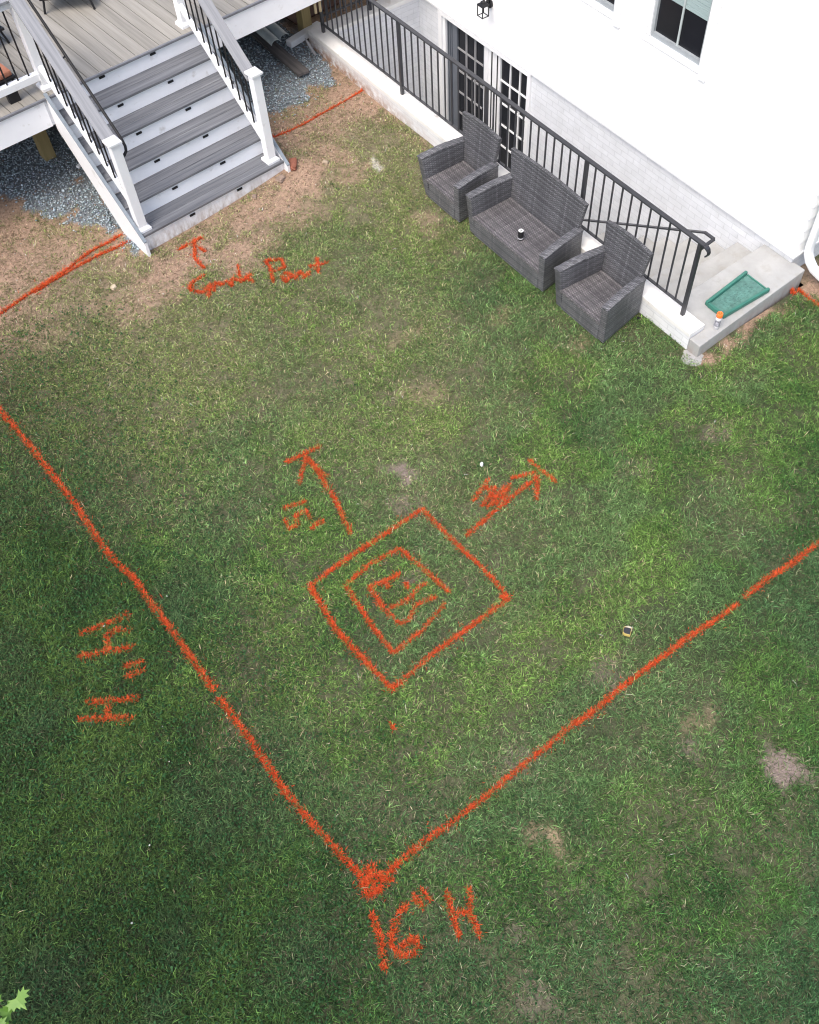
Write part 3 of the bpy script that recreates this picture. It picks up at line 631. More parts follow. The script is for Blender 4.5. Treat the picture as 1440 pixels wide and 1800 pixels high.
# ------------------------------------------------------------------ wicker furniture
def chair_geo(root, W, b, c, d):
    """front at local x=0 facing -x; foot of the front spans y 0..W, its left arm leans out by b at the top,
    the back spans c..W-d (the seat narrows towards the back)"""
    A = .088; D = .615; ZA = .492; SZ = .262
    lr = lambda p, q, t: p+(q-p)*t
    RB = lambda t: lr(0, c, t); LB = lambda t: lr(W, W-d, t); LT = lambda t: lr(W+b, W-d, t)
    def arm(ob, ot, sg):
        mb = MB(); n = 10; vs = []; fs = []
        for i in range(n+1):
            t = i/n; z = ZA+.020*math.sin(math.pi*t)**1.2+.004*t
            vs += [(.012+(D-.012)*t, ob(t), .03), (.012+(D-.012)*t, ob(t)+sg*A, .03), (D*t, ot(t)+sg*A, z), (D*t, ot(t), z)]
        for i in range(n):
            a = 4*i
            for k in range(4): fs.append((a+k, a+(k+1) % 4, a+4+(k+1) % 4, a+4+k))
        fs += [(0, 1, 2, 3), (4*n+3, 4*n+2, 4*n+1, 4*n)]
        o = mb.add(vs, fs).build('arm', WICK, root, bevel=.009)
        tp = MB(); vs = []; fs = []
        for i in range(n+1):
            t = i/n; x = -.004+(D+.008)*t; z = ZA+.020*math.sin(math.pi*t)**1.2+.004*t+.0022
            wob = .0014*math.sin(i*2.7+W*20+sg); y0 = ot(t)-sg*.004; y1 = ot(t)+sg*(A+.004)
            vs += [(x, y0, z-.014), (x, y1, z-.014), (x, y1-sg*.004, z+wob), (x, (y0+y1)/2, z+.005+wob), (x, y0+sg*.004, z+wob)]
        for i in range(n):
            a = 5*i
            for k in range(5): fs.append((a+k, a+(k+1) % 5, a+5+(k+1) % 5, a+5+k))
        fs += [(0, 1, 2, 3, 4), tuple(5*n+4-k for k in range(5))]
        tp.add(vs, fs).build('arm_top', WICKT, o)
    arm(RB, RB, 1); arm(LB, LT, -1); wt = b
    s = MB().box((.004, A-.002, .03), (.03, W-A+.002, SZ-.025)); s.build('front_panel', WICK, root, bevel=.005)
    n = 8; mb = MB(); vs = []; fs = []
    for i in range(n+1):
        for j in range(n+1):
            x = .0+(D-.04)*i/n; ya = RB(i/n)+A-.004; yb_ = lr(LB(i/n), LT(i/n), .55)-A+.004; y = ya+(yb_-ya)*j/n
            z = SZ-.008*math.sin(math.pi*i/n)*math.sin(math.pi*j/n)-.012*i/n
            vs.append((x, y, z))
    k = n+1
    for i in range(n):
        for j in range(n): fs.append((i*k+j, (i+1)*k+j, (i+1)*k+j+1, i*k+j+1))
    off = len(vs)
    vs += [(v[0], v[1], v[2]-.026) for v in vs[:off]]
    for i in range(n):
        for j in range(n): fs.append((off+i*k+j+1, off+(i+1)*k+j+1, off+(i+1)*k+j, off+i*k+j))
    for i in range(n):
        fs += [(i*k, (i+1)*k, off+(i+1)*k, off+i*k), (i*k+n, off+i*k+n, off+(i+1)*k+n, (i+1)*k+n), (i, off+i, off+i+1, i+1), (n*k+i, n*k+i+1, off+n*k+i+1, off+n*k+i)]
    mb.add(vs, fs).build('seat', WICKS, root)
    # back: leans backwards, flares to the full width at the top, slightly bowed crest
    zt = .815; xb, xt = D-.055, D-.005
    m_ = 12; vs = []; fs = []
    for j in range(m_+1):
        t = j/m_
        for zi, fl in ((.05, 0), (SZ, 0), (ZA-.02, .38), (.62, .62), (zt, 1)):
            hh = (zi-SZ)/(zt-SZ); x = xb+(xt-xb)*max(0, hh)
            ya = c+A*(1-fl)*.9+.002; yb_ = W-d-A*(1-fl)*.9-.002; y = ya+(yb_-ya)*t
            z = zi+(.030*math.sin(math.pi*t) if zi == zt else 0)
            vs.append((x, y, z))
    q = 5; off = len(vs); vs += [(v[0]+.045, v[1], v[2]-.004) for v in vs]
    for j in range(m_):
        for i in range(q-1):
            a = j*q+i; fs.append((a, a+q, a+q+1, a+1)); fs.append((off+a+1, off+a+q+1, off+a+q, off+a))
        a = j*q; fs.append((a, off+a, off+a+q, a+q)); a = j*q+q-1; fs.append((a, a+q, off+a+q, off+a))
    for i in range(q-1):
        fs.append((i, i+1, off+i+1, off+i)); a = m_*q+i; fs.append((a+1, a, off+a, off+a+1))
    mb = MB().add(vs, fs); mb.build('backrest', WICK, root, bevel=.004)
    for fx in (.04, D-.06):
        for fy in (.04, W-.04): MB().lathe([(.014, -.02), (.016, .031)], (fx, fy, 0), 10).build('foot', BLACK, root)
ch = []
for (nm, y0, W_, b_, c_, d_, x0, lab, cat) in (
    ('wicker_armchair', 4.55, .735, .065, .090, .000, 5.41, 'grey wicker armchair without cushions nearest the concrete landing', 'armchair'),
    ('wicker_loveseat', 5.50, 1.25, .065, .085, -.042, 5.41, 'grey wicker loveseat with a black drink can standing on its bare seat', 'loveseat'),
    ('wicker_armchair', 6.93, .637, .120, .050, -.065, 5.40, 'grey wicker armchair without cushions at the far end, in front of the french door', 'armchair')):
    r0 = empty(nm, (x0, y0, 0), 0, lab, cat, 'wicker patio furniture along the wall'); chair_geo(r0, W_, b_, c_, d_)

# ------------------------------------------------------------------ small things
# drink can on the loveseat
cn = empty('drink_can', (5.60, 6.095, .2545), .3, 'black drink can with a silver lid on the loveseat seat', 'can')
MB().lathe([(.024, 0), (.031, .006), (.0325, .012), (.0325, .105), (.027, .117)], n=24).build('can_body', plain('black_can_paint', (.012, .012, .014), .3), cn, smooth=True)
lid = MB().lathe([(.027, .1172), (.0285, .122), (.026, .122), (.0245, .1185)], n=24).build('lid', plain('silver_lid', (.85, .85, .84), .3, .03, metal=.2), cn)
MB().box((-.014, -.006, .1186), (.014, .004, .1215)).build('pull_tab', plain('grey_tab', (.2, .2, .2), .4), lid)
# can art: pale ring marks low on the side
MB().lathe([(.0329, .022), (.0331, .030), (.0329, .036)], n=24).build('can_band', plain('can_white_mark', (.55, .55, .58), .4), cn)
# orange-capped marking paint can on the landing
pc = empty('spray_can', (6.372, 3.905, ZL), .4, 'marking paint spray can with an orange cap standing on the landing', 'spray can')
MB().lathe([(.028, 0), (.031, .004), (.031, .150), (.024, .163)], n=24).build('can_body', plain('grey_white_label', (.60, .60, .62), .35, .25, 30), pc, smooth=True)
MB().lathe([(.0313, .045), (.0314, .046), (.0314, .125), (.0313, .126)], n=24).build('label_wrap', plain('printed_label', (.30, .30, .34), .4, .8, 45), pc)
cp = MB().lathe([(.032, .1635), (.033, .168), (.033, .200), (.029, .207), (.020, .207), (.017, .195)], n=24).build('cap', plain('orange_cap', (.95, .20, .04), .4, .05), pc, smooth=True)
MB().lathe([(.007, .196), (.007, .212)], n=12).build('nozzle', plain('orange_nozzle', (.95, .30, .08), .4), cp)
# splash block (green plastic, tapering trough)
sbk = empty('splash_block', (6.86, 4.085, ZL), 0, 'green plastic downspout splash block lying on the concrete landing', 'splash block')
c_ = [(-.345, .11), (.335, .185), (.335, -.165), (-.345, -.125)]
P = [(6.52-6.86, 4.19-4.085), (7.19-6.86, 4.245-4.085), (7.185-6.86, 3.925-4.085), (6.52-6.86, 3.955-4.085)]
mb = MB().prism(P, 'z', .004, .014); mb.build('trough', GREENI, sbk)
def rim(p, q, w=.036, h=.055): 
    return MB().bar((p[0], p[1], h/2+.004), (q[0], q[1], h/2+.004), w, h).build('rim', GREENP, sbk, bevel=.012)
rim(P[0], P[1]); rim(P[3], P[2]); rim((P[0][0]+.01, P[0][1]-.02), (P[3][0]+.01, P[3][1]+.02)); MB().bar((P[1][0], P[1][1]-.02, .018), (P[2][0], P[2][1]+.02, .018), .015, .010).build('lip', GREENP, sbk)
rb = MB()
for i in range(9): 
    for j in range(5): rb.box((-.20+.05*i, -.07+.03*j, .0142), (-.175+.05*i, -.062+.03*j, .019))
rb.build('drain_ribs', GREENI, sbk)
# tape measure on the lawn
tp = empty('tape_measure', (3.333, 2.009, float(gh(3.333, 2.009))+.045), R(35), 'small yellow and black tape measure lying in the grass', 'tape measure')
MB().prism([(-.04, -.032), (.04, -.032), (.043, .005), (.03, .036), (-.025, .036), (-.04, .02)], 'z', -.018, .018).build('case', plain('yellow_case', (.50, .38, .12), .4), tp, bevel=.006)
MB().prism([(-.034, -.027), (.024, -.027), (.026, .004), (.02, .033), (-.021, .033), (-.034, .016)], 'z', .0175, .022).build('rubber_grip', plain('black_rubber', (.03, .03, .034), .6), tp, bevel=.003)
MB().box((.012, -.036, -.010), (.055, -.0325, .010)).build('blade_tip', plain('tape_steel', (.45, .43, .36), .4), tp)
MB().prism([(.027, -.026), (.039, -.026), (.041, .004), (.030, .028), (.025, .010)], 'z', .0178, .0225).build('case_label', plain('pale_label', (.55, .50, .38), .4), tp)
# brick and stones at the corner of the stairs
g0 = lambda x, y: float(gh(np.array([x]), np.array([y]))[0])
def rough(name, cx, cy, sx, sy, sz, rz, m, lab, cat, seed, group=None, sink=.0):
    bm = bmesh.new(); bmesh.ops.create_icosphere(bm, subdivisions=3, radius=1); rg = random.Random(seed)
    ph = [rg.uniform(0, 6) for _ in range(6)]
    for v in bm.verts:
        c = v.co; k = 1+.12*math.sin(3*c.x+ph[0])*math.sin(3*c.y+ph[1])+.08*math.sin(7*c.z+ph[2]+4*c.x)
        p = 5; q = (abs(c.x)**p+abs(c.y)**p+abs(c.z)**p)**(1/p)
        v.co = Vector((c.x/q*sx, c.y/q*sy, c.z/q*sz))*k*.95
    me = bpy.data.meshes.new(name); bm.to_mesh(me); bm.free(); me.materials.append(m)
    o = bpy.data.objects.new(name, me); SC.collection.objects.link(o); o.location = (cx, cy, g0(cx, cy)+sz*.6-sink); o.rotation_euler = (rg.uniform(-.1, .1), rg.uniform(-.1, .1), rz)
    tag(o, lab, cat, group); return o
rough('brick', 4.475, 8.935, .045, .11, .035, R(-32), BRICKR, 'broken red brick lying in the dirt at the right foot of the deck stairs', 'brick', 3)
rough('stone', 4.23, 8.835, .06, .045, .03, .4, STONE, 'flat brown stone against the right end of the bottom riser, beside the red brick', 'stone', 5)
rough('stone', 3.84, 8.80, .03, .025, .02, 1.0, STONE, 'small brown stone under the middle of the bottom riser', 'stone', 8)
rough('stone', 4.83, 8.79, .035, .022, .02, 2.2, plain('tan_stone', (.38, .30, .22), .9, .2, 14, .5), 'small tan stone in the dirt to the right of the red brick', 'stone', 9)
rough('stone', 1.86, 8.47, .034, .028, .02, .3, plain('pale_stone', (.55, .45, .32), .9, .2, 14, .5), 'pale yellowish stone just below the double orange line at the left', 'stone', 11)
rough('stone', 3.461, 4.118, .016, .014, .022, .3, plain('white_chip', (.8, .8, .78), .7), 'tiny white chip in the grass above the painted square', 'stone chip', 12, sink=-.035)
# things lying under and beside the deck
pl = MB().bar((5.60, 10.42, .06), (5.62, 13.2, .07), .165, .038, up=(0, 0, 1)); tag(pl.build('plank', GREYWOOD, bevel=.003), 'weathered dark grey plank lying on the gravel beside the white wall', 'plank')
def channel(p, q, r, m, name, lab, cat, group=None, th=.006):
    mb = MB(); n = 12; pv = Vector(p); qv = Vector(q); d = (qv-pv).normalized(); x = d.cross(Vector((0, 0, 1))).normalized(); up = x.cross(d)
    sec = []
    for k in range(n+1):
        a = math.pi*(k/n); sec.append((math.cos(a)*r, math.sin(a)*r*.75))
    for k in range(n, -1, -1):
        a = math.pi*(k/n); sec.append((math.cos(a)*(r-th), math.sin(a)*(r*.75-th)))
    m2 = len(sec); vs = [pv+x*a+up*b for a, b in sec]+[qv+x*a+up*b for a, b in sec]
    fs = [(i, (i+1) % m2, m2+(i+1) % m2, m2+i) for i in range(m2)]
    for k in range(n): fs += [(k, k+1, m2-2-k, m2-1-k), (m2+k+1, m2+k, 2*m2-1-k, 2*m2-2-k)]
    mb.add(vs, fs); o = mb.build(name, m, smooth=True); tag(o, lab, cat, group); return o
channel((5.66, 11.17, .09), (5.72, 13.4, .09), .075, GALV, 'gutter_length', 'grey metal gutter length beside its twin, farther from the white wall', 'gutter', 'grey gutter lengths under the deck')
channel((5.825, 11.22, .09), (5.885, 13.4, .09), .075, GALV, 'gutter_length', 'grey metal gutter length beside its twin, nearer the white wall', 'gutter', 'grey gutter lengths under the deck')
mb = MB().box((-.30, -.055, 0), (.30, .055, .085)); o = mb.build('downspout_offcut', TRIMW, bevel=.012); o.location = (6.10, 11.17, .02); o.rotation_euler = (0, 0, R(12)); tag(o, 'short white downspout offcut lying on the gravel against the end of the wall', 'downspout piece')
o = MB().box((-.35, -.22, 0), (.45, .25, .02)).build('sheet', plain('rust_brown_sheet', (.10, .045, .03), .8, .25, 8, .2)); o.location = (6.5, 11.75, .02); o.rotation_euler = (0, 0, .1); tag(o, 'rust-brown board lying in the shade under the deck', 'board')
o = MB().prism([(-.018, 0), (.018, 0), (.02, .16), (0, .24), (-.02, .16)], 'z', 0, .012).build('wooden_stake', plain('grey_stake', (.27, .27, .28), .8)); o.location = (5.965, 10.72, .03); o.rotation_euler = (R(55), 0, R(20)); tag(o, 'grey wooden stake leaning on the far corner of the wall', 'stake')
o = MB().box((-.05, -.02, 0), (.05, .02, .025)).box((.03, -.05, 0), (.05, -.02, .02)).build('bracket', WHITE); o.location = (2.50, 10.55, .03); o.rotation_euler = (0, 0, .5); tag(o, 'small white bracket dropped on the gravel beside the left stair stringer', 'bracket')
for i, (dx, lab) in enumerate(((0, 'pale wooden stake hanging under the deck edge, left one of the pair behind the railing'), (.07, 'pale wooden stake hanging under the deck edge, right one of the pair behind the railing'))):
    o = MB().box((-.017, -.012, -.25), (.017, .012, .5)).build('hanging_stake', plain('pale_wood', (.50, .40, .24), .7, .15, 10), bevel=.008); q = STAIR_O+Vector((2.86+dx, 1.42+.22, .0)); o.location = (q.x, q.y, .95); tag(o, lab, 'stake')

# patio chairs on the deck, only their near legs and seat edges in the photo
def patio_chair(u, v, rz, lab, seatm, hs=.2):
    c, s = math.cos(STAIR_T), math.sin(STAIR_T)
    r0 = empty('patio_chair', (STAIR_O.x+u*c-v*s, STAIR_O.y+u*s+v*c, DZT+.002), rz, lab, 'chair', 'chairs on the deck')
    for a in (0, .5):
        for b in (0, .5): MB().tube([(a+(.03 if a else -.03), b+(.03 if b else -.03), 0), (a, b, hs)], .013, 8).build('leg', BLACK, r0)
    MB().box((-.04, -.04, hs), (.54, .54, hs+.03)).build('seat_frame', BLACK, r0, bevel=.01)
    MB().box((-.02, -.02, hs+.031), (.52, .52, hs+.09)).build('cushion', seatm, r0, bevel=.02)
    b = MB(); b.tube([(0, .5, hs), (0, .60, hs+.5), (.5, .60, hs+.5), (.5, .5, hs)], .014, 8); b.build('back_frame', BLACK, r0)
    MB().box((.03, .55, hs+.12), (.47, .575, hs+.46)).build('back_panel', BLACK, r0)
patio_chair(.18, 2.74, R(-28), 'low black metal patio chair with a dark cushion on the deck, behind the stairs', plain('charcoal_cushion', (.03, .03, .035), .9), .15)
patio_chair(-1.32, 1.62, R(8), 'low patio chair with a terracotta cushion close behind the left deck railing', plain('terracotta_cushion', (.42, .17, .10), .9), .12)
patio_chair(-.98, 2.42, R(14), 'low black patio chair behind the left railing, beyond the terracotta cushion', plain('black_cushion', (.02, .02, .022), .9), .15)

# young maple at the lower left, only a few leaf tips reach into the picture
mp = empty('maple_tree', (-2.62, 2.1, 0), 0, 'young maple with bright green lobed leaves at the lower left corner', 'tree')
bark = plain('bark', (.12, .09, .07), .9, .3, 20, .5)
MB().tube([(0, 0, -.05), (.03, 0, .8), (0, .04, 1.6), (.04, .02, 2.4), (.02, 0, 3.1)], [.045, .038, .03, .02, .008], 10).build('trunk', bark, mp, smooth=True)
rg = random.Random(5); brs = []
for k in range(16):
    a = k*2.4; z = .95+.12*k; l = (.95-.028*k)*rg.uniform(.85, 1.1); d = Vector((math.cos(a), math.sin(a), .45)); p0 = Vector((.02, .01, z)); brs.append((p0, p0+d*l*.5+Vector((0, 0, .03)), p0+d*l))
t_ = Vector((1.03, -.15, 2.0)); brs.append((Vector((.02, .01, 1.5)), Vector((.55, .0, 1.85)), t_))
tips = [Vector((1.03, -.10, 2.0)), Vector((1.05, -.17, 2.03)), Vector((1.045, -.27, 1.98)), Vector((1.01, -.02, 1.97))]
mb = MB()
for b in brs: mb.tube(b, [.012, .008, .003], 6)
mb.build('limb', bark, mp)
out = [(0, 0), (.12, -.04), (.30, -.20), (.28, -.05), (.52, -.12), (.44, .02), (.60, .18), (.40, .18), (.42, .36), (.22, .28), (.18, .48), (.10, .42), (0, .72), (-.10, .42), (-.18, .48), (-.22, .28), (-.42, .36), (-.40, .18), (-.60, .18), (-.44, .02), (-.52, -.12), (-.28, -.05), (-.30, -.20), (-.12, -.04)]
vs = []; fs = []
for p in tips:
    e = Matrix.Rotation(-1.4+rg.gauss(0, .5), 3, 'Z') @ Matrix.Rotation(rg.gauss(0, .25), 3, 'X'); s = .07; i0 = len(vs); vs.append(p+e @ Vector((0, .15*s, 0))); vs += [p+e @ Vector((x*s, y*s, -.12*s*abs(x))) for x, y in out]; fs += [(i0, i0+1+q, i0+1+(q+1) % len(out)) for q in range(len(out))]
for b in brs[:-1]:
    n_ = 20
    for k in range(n_):
        t = rg.uniform(.3, 1.04); p = b[0].lerp(b[1], t*2) if t < .5 else b[1].lerp(b[2], (t-.5)*2)
        p = p+Vector((rg.gauss(0, .06), rg.gauss(0, .06), rg.gauss(-.02, .05))); s = rg.uniform(.09, .13)
        e = Matrix.Rotation(rg.uniform(0, 6.28), 3, 'Z') @ Matrix.Rotation(rg.gauss(0, .45), 3, 'X') @ Matrix.Rotation(rg.gauss(0, .35), 3, 'Y')
        i0 = len(vs); vs.append(p+e @ Vector((0, .15*s, 0)))
        vs += [p+e @ Vector((x*s, y*s, -.12*s*abs(x))) for x, y in out]
        fs += [(i0, i0+1+q, i0+1+(q+1) % len(out)) for q in range(len(out))]
m, N, L, bs = nodes('maple_leaf'); tt = noise(N, L, 7); r_ = ramp(N, L, tt.outputs[0], [(.3, (.08, .20, .015)), (.7, (.17, .33, .03))]); L.new(r_.outputs[0], bs.inputs['Base Color']); bs.inputs['Roughness'].default_value = .45
MB().add(vs, fs).build('crown', m, mp)
PAINT = {
  'lineL': [(0.062,[(0.157,8.167),(0.185,7.608),(0.23,7.051),(0.252,6.477),(0.269,6.096),(0.257,5.672),(0.273,5.319),(0.322,5.095),(0.318,4.775),(0.332,4.451),(0.333,4.114),(0.337,3.722)]),(0.062,[(0.33,3.646),(0.347,3.191),(0.338,2.676),(0.385,2.199),(0.442,1.762)])],
  'lineR': [(0.062,[(0.527,1.679),(0.783,1.697),(1.02,1.694),(1.309,1.681),(1.612,1.674),(1.876,1.681),(2.138,1.678),(2.388,1.688),(2.68,1.67),(2.943,1.681),(3.194,1.674),(3.645,1.659),(4.277,1.611)]),(0.058,[(4.357,1.619),(4.636,1.627),(4.86,1.596),(5.302,1.582),(5.76,1.569)])],
  'apex': [(0.09,[(0.426,1.739),(0.519,1.726),(0.603,1.629)]),(0.09,[(0.54,1.813),(0.475,1.736),(0.413,1.634)]),(0.08,[(0.382,1.734),(0.547,1.73),(0.512,1.63),(0.381,1.674)])],
  'lineT': [(0.05,[(4.576,9.591),(5.004,9.585),(5.429,9.648),(6.073,9.754)])],
  'lineTL': [(0.05,[(0.324,8.782),(0.738,8.872),(1.16,8.949),(1.525,9.018),(1.934,9.157),(2.333,9.223)]),(0.05,[(1.149,8.925),(1.581,8.996),(1.95,9.05),(2.348,9.089)])],
  'sq': [(0.05,[(1.486,4.06),(1.959,4.09),(2.395,4.088),(2.736,4.094)]),(0.05,[(2.736,4.094),(2.746,3.616),(2.779,3.251),(2.763,2.88)]),(0.05,[(2.763,2.88),(2.352,2.879),(1.926,2.88),(1.477,2.828)]),(0.055,[(1.486,4.06),(1.428,3.579),(1.443,3.264),(1.477,2.828)]),(0.07,[(1.501,2.86),(1.466,2.812)]),(0.07,[(2.715,2.939),(2.77,2.874)]),(0.07,[(1.498,4.079),(1.472,3.942)])],
  'sqi': [(0.036,[(1.733,3.878),(2.017,3.909),(2.323,3.884)]),(0.032,[(2.323,3.884),(2.366,3.579),(2.392,3.246)]),(0.034,[(1.733,3.878),(1.686,3.443),(1.679,3.089)]),(0.034,[(1.679,3.089),(1.979,3.107),(2.301,3.184)])],
  'M': [(0.038,[(1.88,3.728),(1.861,3.444),(1.881,3.282),(1.965,3.255),(2.103,3.332),(2.28,3.286)]),(0.038,[(1.88,3.728),(2.036,3.686),(2.179,3.671)]),(0.034,[(2.022,3.698),(2.01,3.611)]),(0.034,[(2.164,3.571),(2.139,3.5)]),(0.038,[(1.902,3.452),(2.07,3.413),(2.221,3.457),(2.299,3.435)])],
  'arL': [(0.05,[(2.073,4.282),(2.168,4.666),(2.224,5.034),(2.224,5.247)]),(0.05,[(2.039,5.309),(2.414,5.27)]),(0.035,[(2.224,5.247),(2.003,5.026)]),(0.035,[(2.224,5.247),(2.258,4.94)])],
  't15L': [(0.034,[(1.735,4.894),(1.831,4.866),(1.952,4.832)]),(0.034,[(1.686,4.787),(1.664,4.666),(1.754,4.661),(1.782,4.753),(1.893,4.743),(1.88,4.644)]),(0.034,[(1.804,4.55),(1.884,4.557),(1.963,4.548)])],
  'arR': [(0.045,[(2.874,3.614),(3.239,3.653),(3.607,3.684),(3.804,3.71)]),(0.04,[(3.862,3.901),(3.89,3.542)]),(0.04,[(3.587,3.841),(3.818,3.75)]),(0.04,[(3.796,3.7),(3.619,3.512)])],
  't15R': [(0.036,[(3.155,3.866),(3.413,3.959)]),(0.036,[(3.18,3.769),(3.405,3.838),(3.342,3.905),(3.32,3.719)]),(0.036,[(3.266,3.732),(3.469,3.804),(3.359,3.704),(3.543,3.798)]),(0.03,[(3.204,3.735),(3.43,3.694)])],
  'Hq': [(0.05,[(-0.303,4.876),(-0.097,4.826),(0.117,4.786)]),(0.05,[(-0.376,4.683),(-0.188,4.582),(0.006,4.49)]),(0.045,[(-0.119,4.716),(-0.178,4.581)]),(0.042,[(-0.117,4.721),(-0.041,4.718),(0.066,4.646)])],
  'quo': [(0.035,[(-0.155,4.371),(0.014,4.318)]),(0.035,[(-0.167,4.286),(-0.023,4.239)])],
  'H2': [(0.055,[(-0.533,4.299),(-0.375,4.173),(-0.187,4.063)]),(0.05,[(-0.646,4.195),(-0.475,4.079),(-0.301,3.927)]),(0.036,[(-0.387,4.17),(-0.449,4.064)])],
  't16': [(0.05,[(0.351,1.531),(0.295,1.347),(0.203,1.171)]),(0.05,[(0.578,1.419),(0.47,1.396),(0.381,1.332),(0.33,1.252),(0.348,1.173),(0.423,1.126),(0.479,1.134),(0.488,1.213),(0.384,1.223)]),(0.028,[(0.649,1.446),(0.666,1.335)]),(0.028,[(0.725,1.448),(0.731,1.336)]),(0.04,[(0.865,1.323),(0.8,1.174),(0.746,1.014)]),(0.042,[(1.002,1.235),(0.907,1.089),(0.86,0.931)]),(0.036,[(0.806,1.163),(0.917,1.101)])],
  'tick': [(0.04,[(1.301,2.601),(1.282,2.544)])],
  'gArrow': [(0.05,[(2.717,8.605),(3.033,8.612)]),(0.06,[(2.927,8.619),(2.777,8.329),(2.783,8.125)]),(0.05,[(2.909,8.478),(2.925,8.353)])],
  'Grade': [(0.045,[(2.729,8.031),(2.567,8.014),(2.49,7.931),(2.577,7.795),(2.71,7.866),(2.575,7.687)]),(0.045,[(2.673,7.752),(2.765,7.856),(2.794,7.775),(2.864,7.792),(2.867,7.693),(2.936,7.783),(2.98,7.676),(3.088,7.932)]),(0.045,[(3.0,7.684),(3.133,7.699),(3.061,7.708),(3.084,7.593)])],
  'Point': [(0.045,[(3.246,7.454),(3.342,7.656),(3.356,7.779),(3.51,7.696),(3.468,7.555),(3.332,7.59)]),(0.045,[(3.374,7.483),(3.361,7.363),(3.469,7.408),(3.416,7.499)]),(0.045,[(3.448,7.352),(3.563,7.406),(3.552,7.293),(3.647,7.34)]),(0.045,[(3.828,7.468),(3.71,7.265)]),(0.04,[(3.685,7.398),(3.882,7.34)])],
  'dash': [(0.07,[(7.606,3.922),(7.549,3.823)]),(0.04,[(7.635,3.843),(7.627,3.717),(7.626,3.543),(7.611,3.299)])],
}
# ------------------------------------------------------------------ spray-painted marks: strokes (width, points) on the lawn
LABELS = {
 'lineL': ('painted_line', 'long orange sprayed line running down the left side of the lawn to the corner mark', 'paint line'),
 'lineR': ('painted_line', 'long orange sprayed line rising from the corner mark to the right edge of the lawn', 'paint line'),
 'apex': ('painted_mark', 'thick orange paint blob where the two long lines meet', 'paint mark'),
 'lineT': ('painted_line', 'short orange line from the stair post to the white wall', 'paint line'),
 'lineTL': ('painted_line', 'double orange line running left from the foot of the stairs', 'paint line'),
 'sq': ('painted_square', 'large orange outer square sprayed in the middle of the lawn', 'paint square'),
 'sqi': ('painted_square', 'smaller orange square outline inside the large one, open at its right corner', 'paint square'),
 'M': ('painted_lettering', 'orange sprayed scrawl in the centre of the two squares', 'paint lettering'),
 'arL': ('painted_arrow', 'orange arrow with end bar pointing up-left from the square', 'paint arrow'),
 't15L': ('painted_lettering', "orange 15' written beside the up-left arrow", 'paint lettering'),
 'arR': ('painted_arrow', 'orange arrow with end bar pointing up-right from the square', 'paint arrow'),
 't15R': ('painted_lettering', 'dense overwritten orange scribble beside the up-right arrow', 'paint lettering'),
 'Hq': ('painted_lettering', 'orange sideways H with a bent middle, topmost of the lettering left of the long line', 'paint lettering'),
 'quo': ('painted_lettering', 'pair of short orange inch marks between the two sideways letters', 'paint lettering'),
 'H2': ('painted_lettering', 'orange sideways H with straight bars, lowest of the lettering left of the long line', 'paint lettering'),
 't16': ('painted_lettering', 'orange 16" H written below the corner mark', 'paint lettering'),
 'tick': ('painted_mark', 'tiny orange tick below the bottom corner of the square', 'paint mark'),
 'gArrow': ('painted_arrow', 'small orange arrow pointing at the bottom riser of the deck stairs', 'paint arrow'),
 'Grade': ('painted_lettering', 'orange word Grade sprayed in the dirt below the stairs', 'paint lettering'),
 'Point': ('painted_lettering', 'orange word Point sprayed in the grass below the stairs', 'paint lettering'),
 'dash': ('painted_line', 'orange blob and short line beside the landing and downspout', 'paint line')}
def leafm(name, trans=.3, rough=.5):
    m = bpy.data.materials.new(name); m.use_nodes = True; N = m.node_tree.nodes; L = m.node_tree.links; bs = N['Principled BSDF']; o = N['Material Output']
    at = N.new('ShaderNodeVertexColor'); at.layer_name = 'Col'
    L.new(at.outputs[0], bs.inputs['Base Color']); bs.inputs['Roughness'].default_value = rough; bs.inputs['Specular IOR Level'].default_value = .2
    tr = N.new('ShaderNodeBsdfTranslucent'); L.new(at.outputs[0], tr.inputs[0]); mx = N.new('ShaderNodeMixShader'); mx.inputs[0].default_value = trans
    L.new(bs.outputs[0], mx.inputs[1]); L.new(tr.outputs[0], mx.inputs[2]); L.new(mx.outputs[0], o.inputs[0]); return m
BLADE = leafm('grass_blade'); PAINTM = leafm('orange_marking_paint', .12, .6)
def blades(x, y, ln_, wd, az, lean, col, curl=None, z0=None):
    """each blade: 5 points, 1 quad-pair + tip as triangles"""
    n = len(x); z = gh(x, y)-.003 if z0 is None else z0
    dx, dy = np.cos(az), np.sin(az); px, py = -dy*wd/2, dx*wd/2
    h1 = ln_*.5; s1 = np.sin(lean*.7); c1 = np.cos(lean*.7); s2 = np.sin(lean*1.35); c2 = np.cos(lean*1.35)
    mx_, my_, mz = x+dx*h1*s1, y+dy*h1*s1, z+h1*c1
    tx, ty, tz = mx_+dx*h1*s2, my_+dy*h1*s2, np.maximum(mz+h1*c2, z+.003)
    co = np.stack([np.stack([x-px, y-py, z], -1), np.stack([x+px, y+py, z], -1), np.stack([mx_-px*.85, my_-py*.85, mz], -1), np.stack([mx_+px*.85, my_+py*.85, mz], -1), np.stack([tx, ty, tz], -1)], 1)
    F = np.array([(0, 1, 3), (0, 3, 2), (2, 3, 4)]); faces = (F[None]+5*np.arange(n)[:, None, None]).reshape(-1, 3)
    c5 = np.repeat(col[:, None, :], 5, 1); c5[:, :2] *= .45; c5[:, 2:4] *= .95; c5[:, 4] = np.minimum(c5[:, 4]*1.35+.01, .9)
    return co.reshape(-1, 3), faces, c5.reshape(-1, 3)
def stroke_dist(x, y, strokes):
    d = np.full(x.shape, 9.)
    for w, pts in strokes:
        for a, b in zip(pts[:-1], pts[1:]): d = np.minimum(d, seg_d(x, y, *a, *b)/(w/2))
    return d
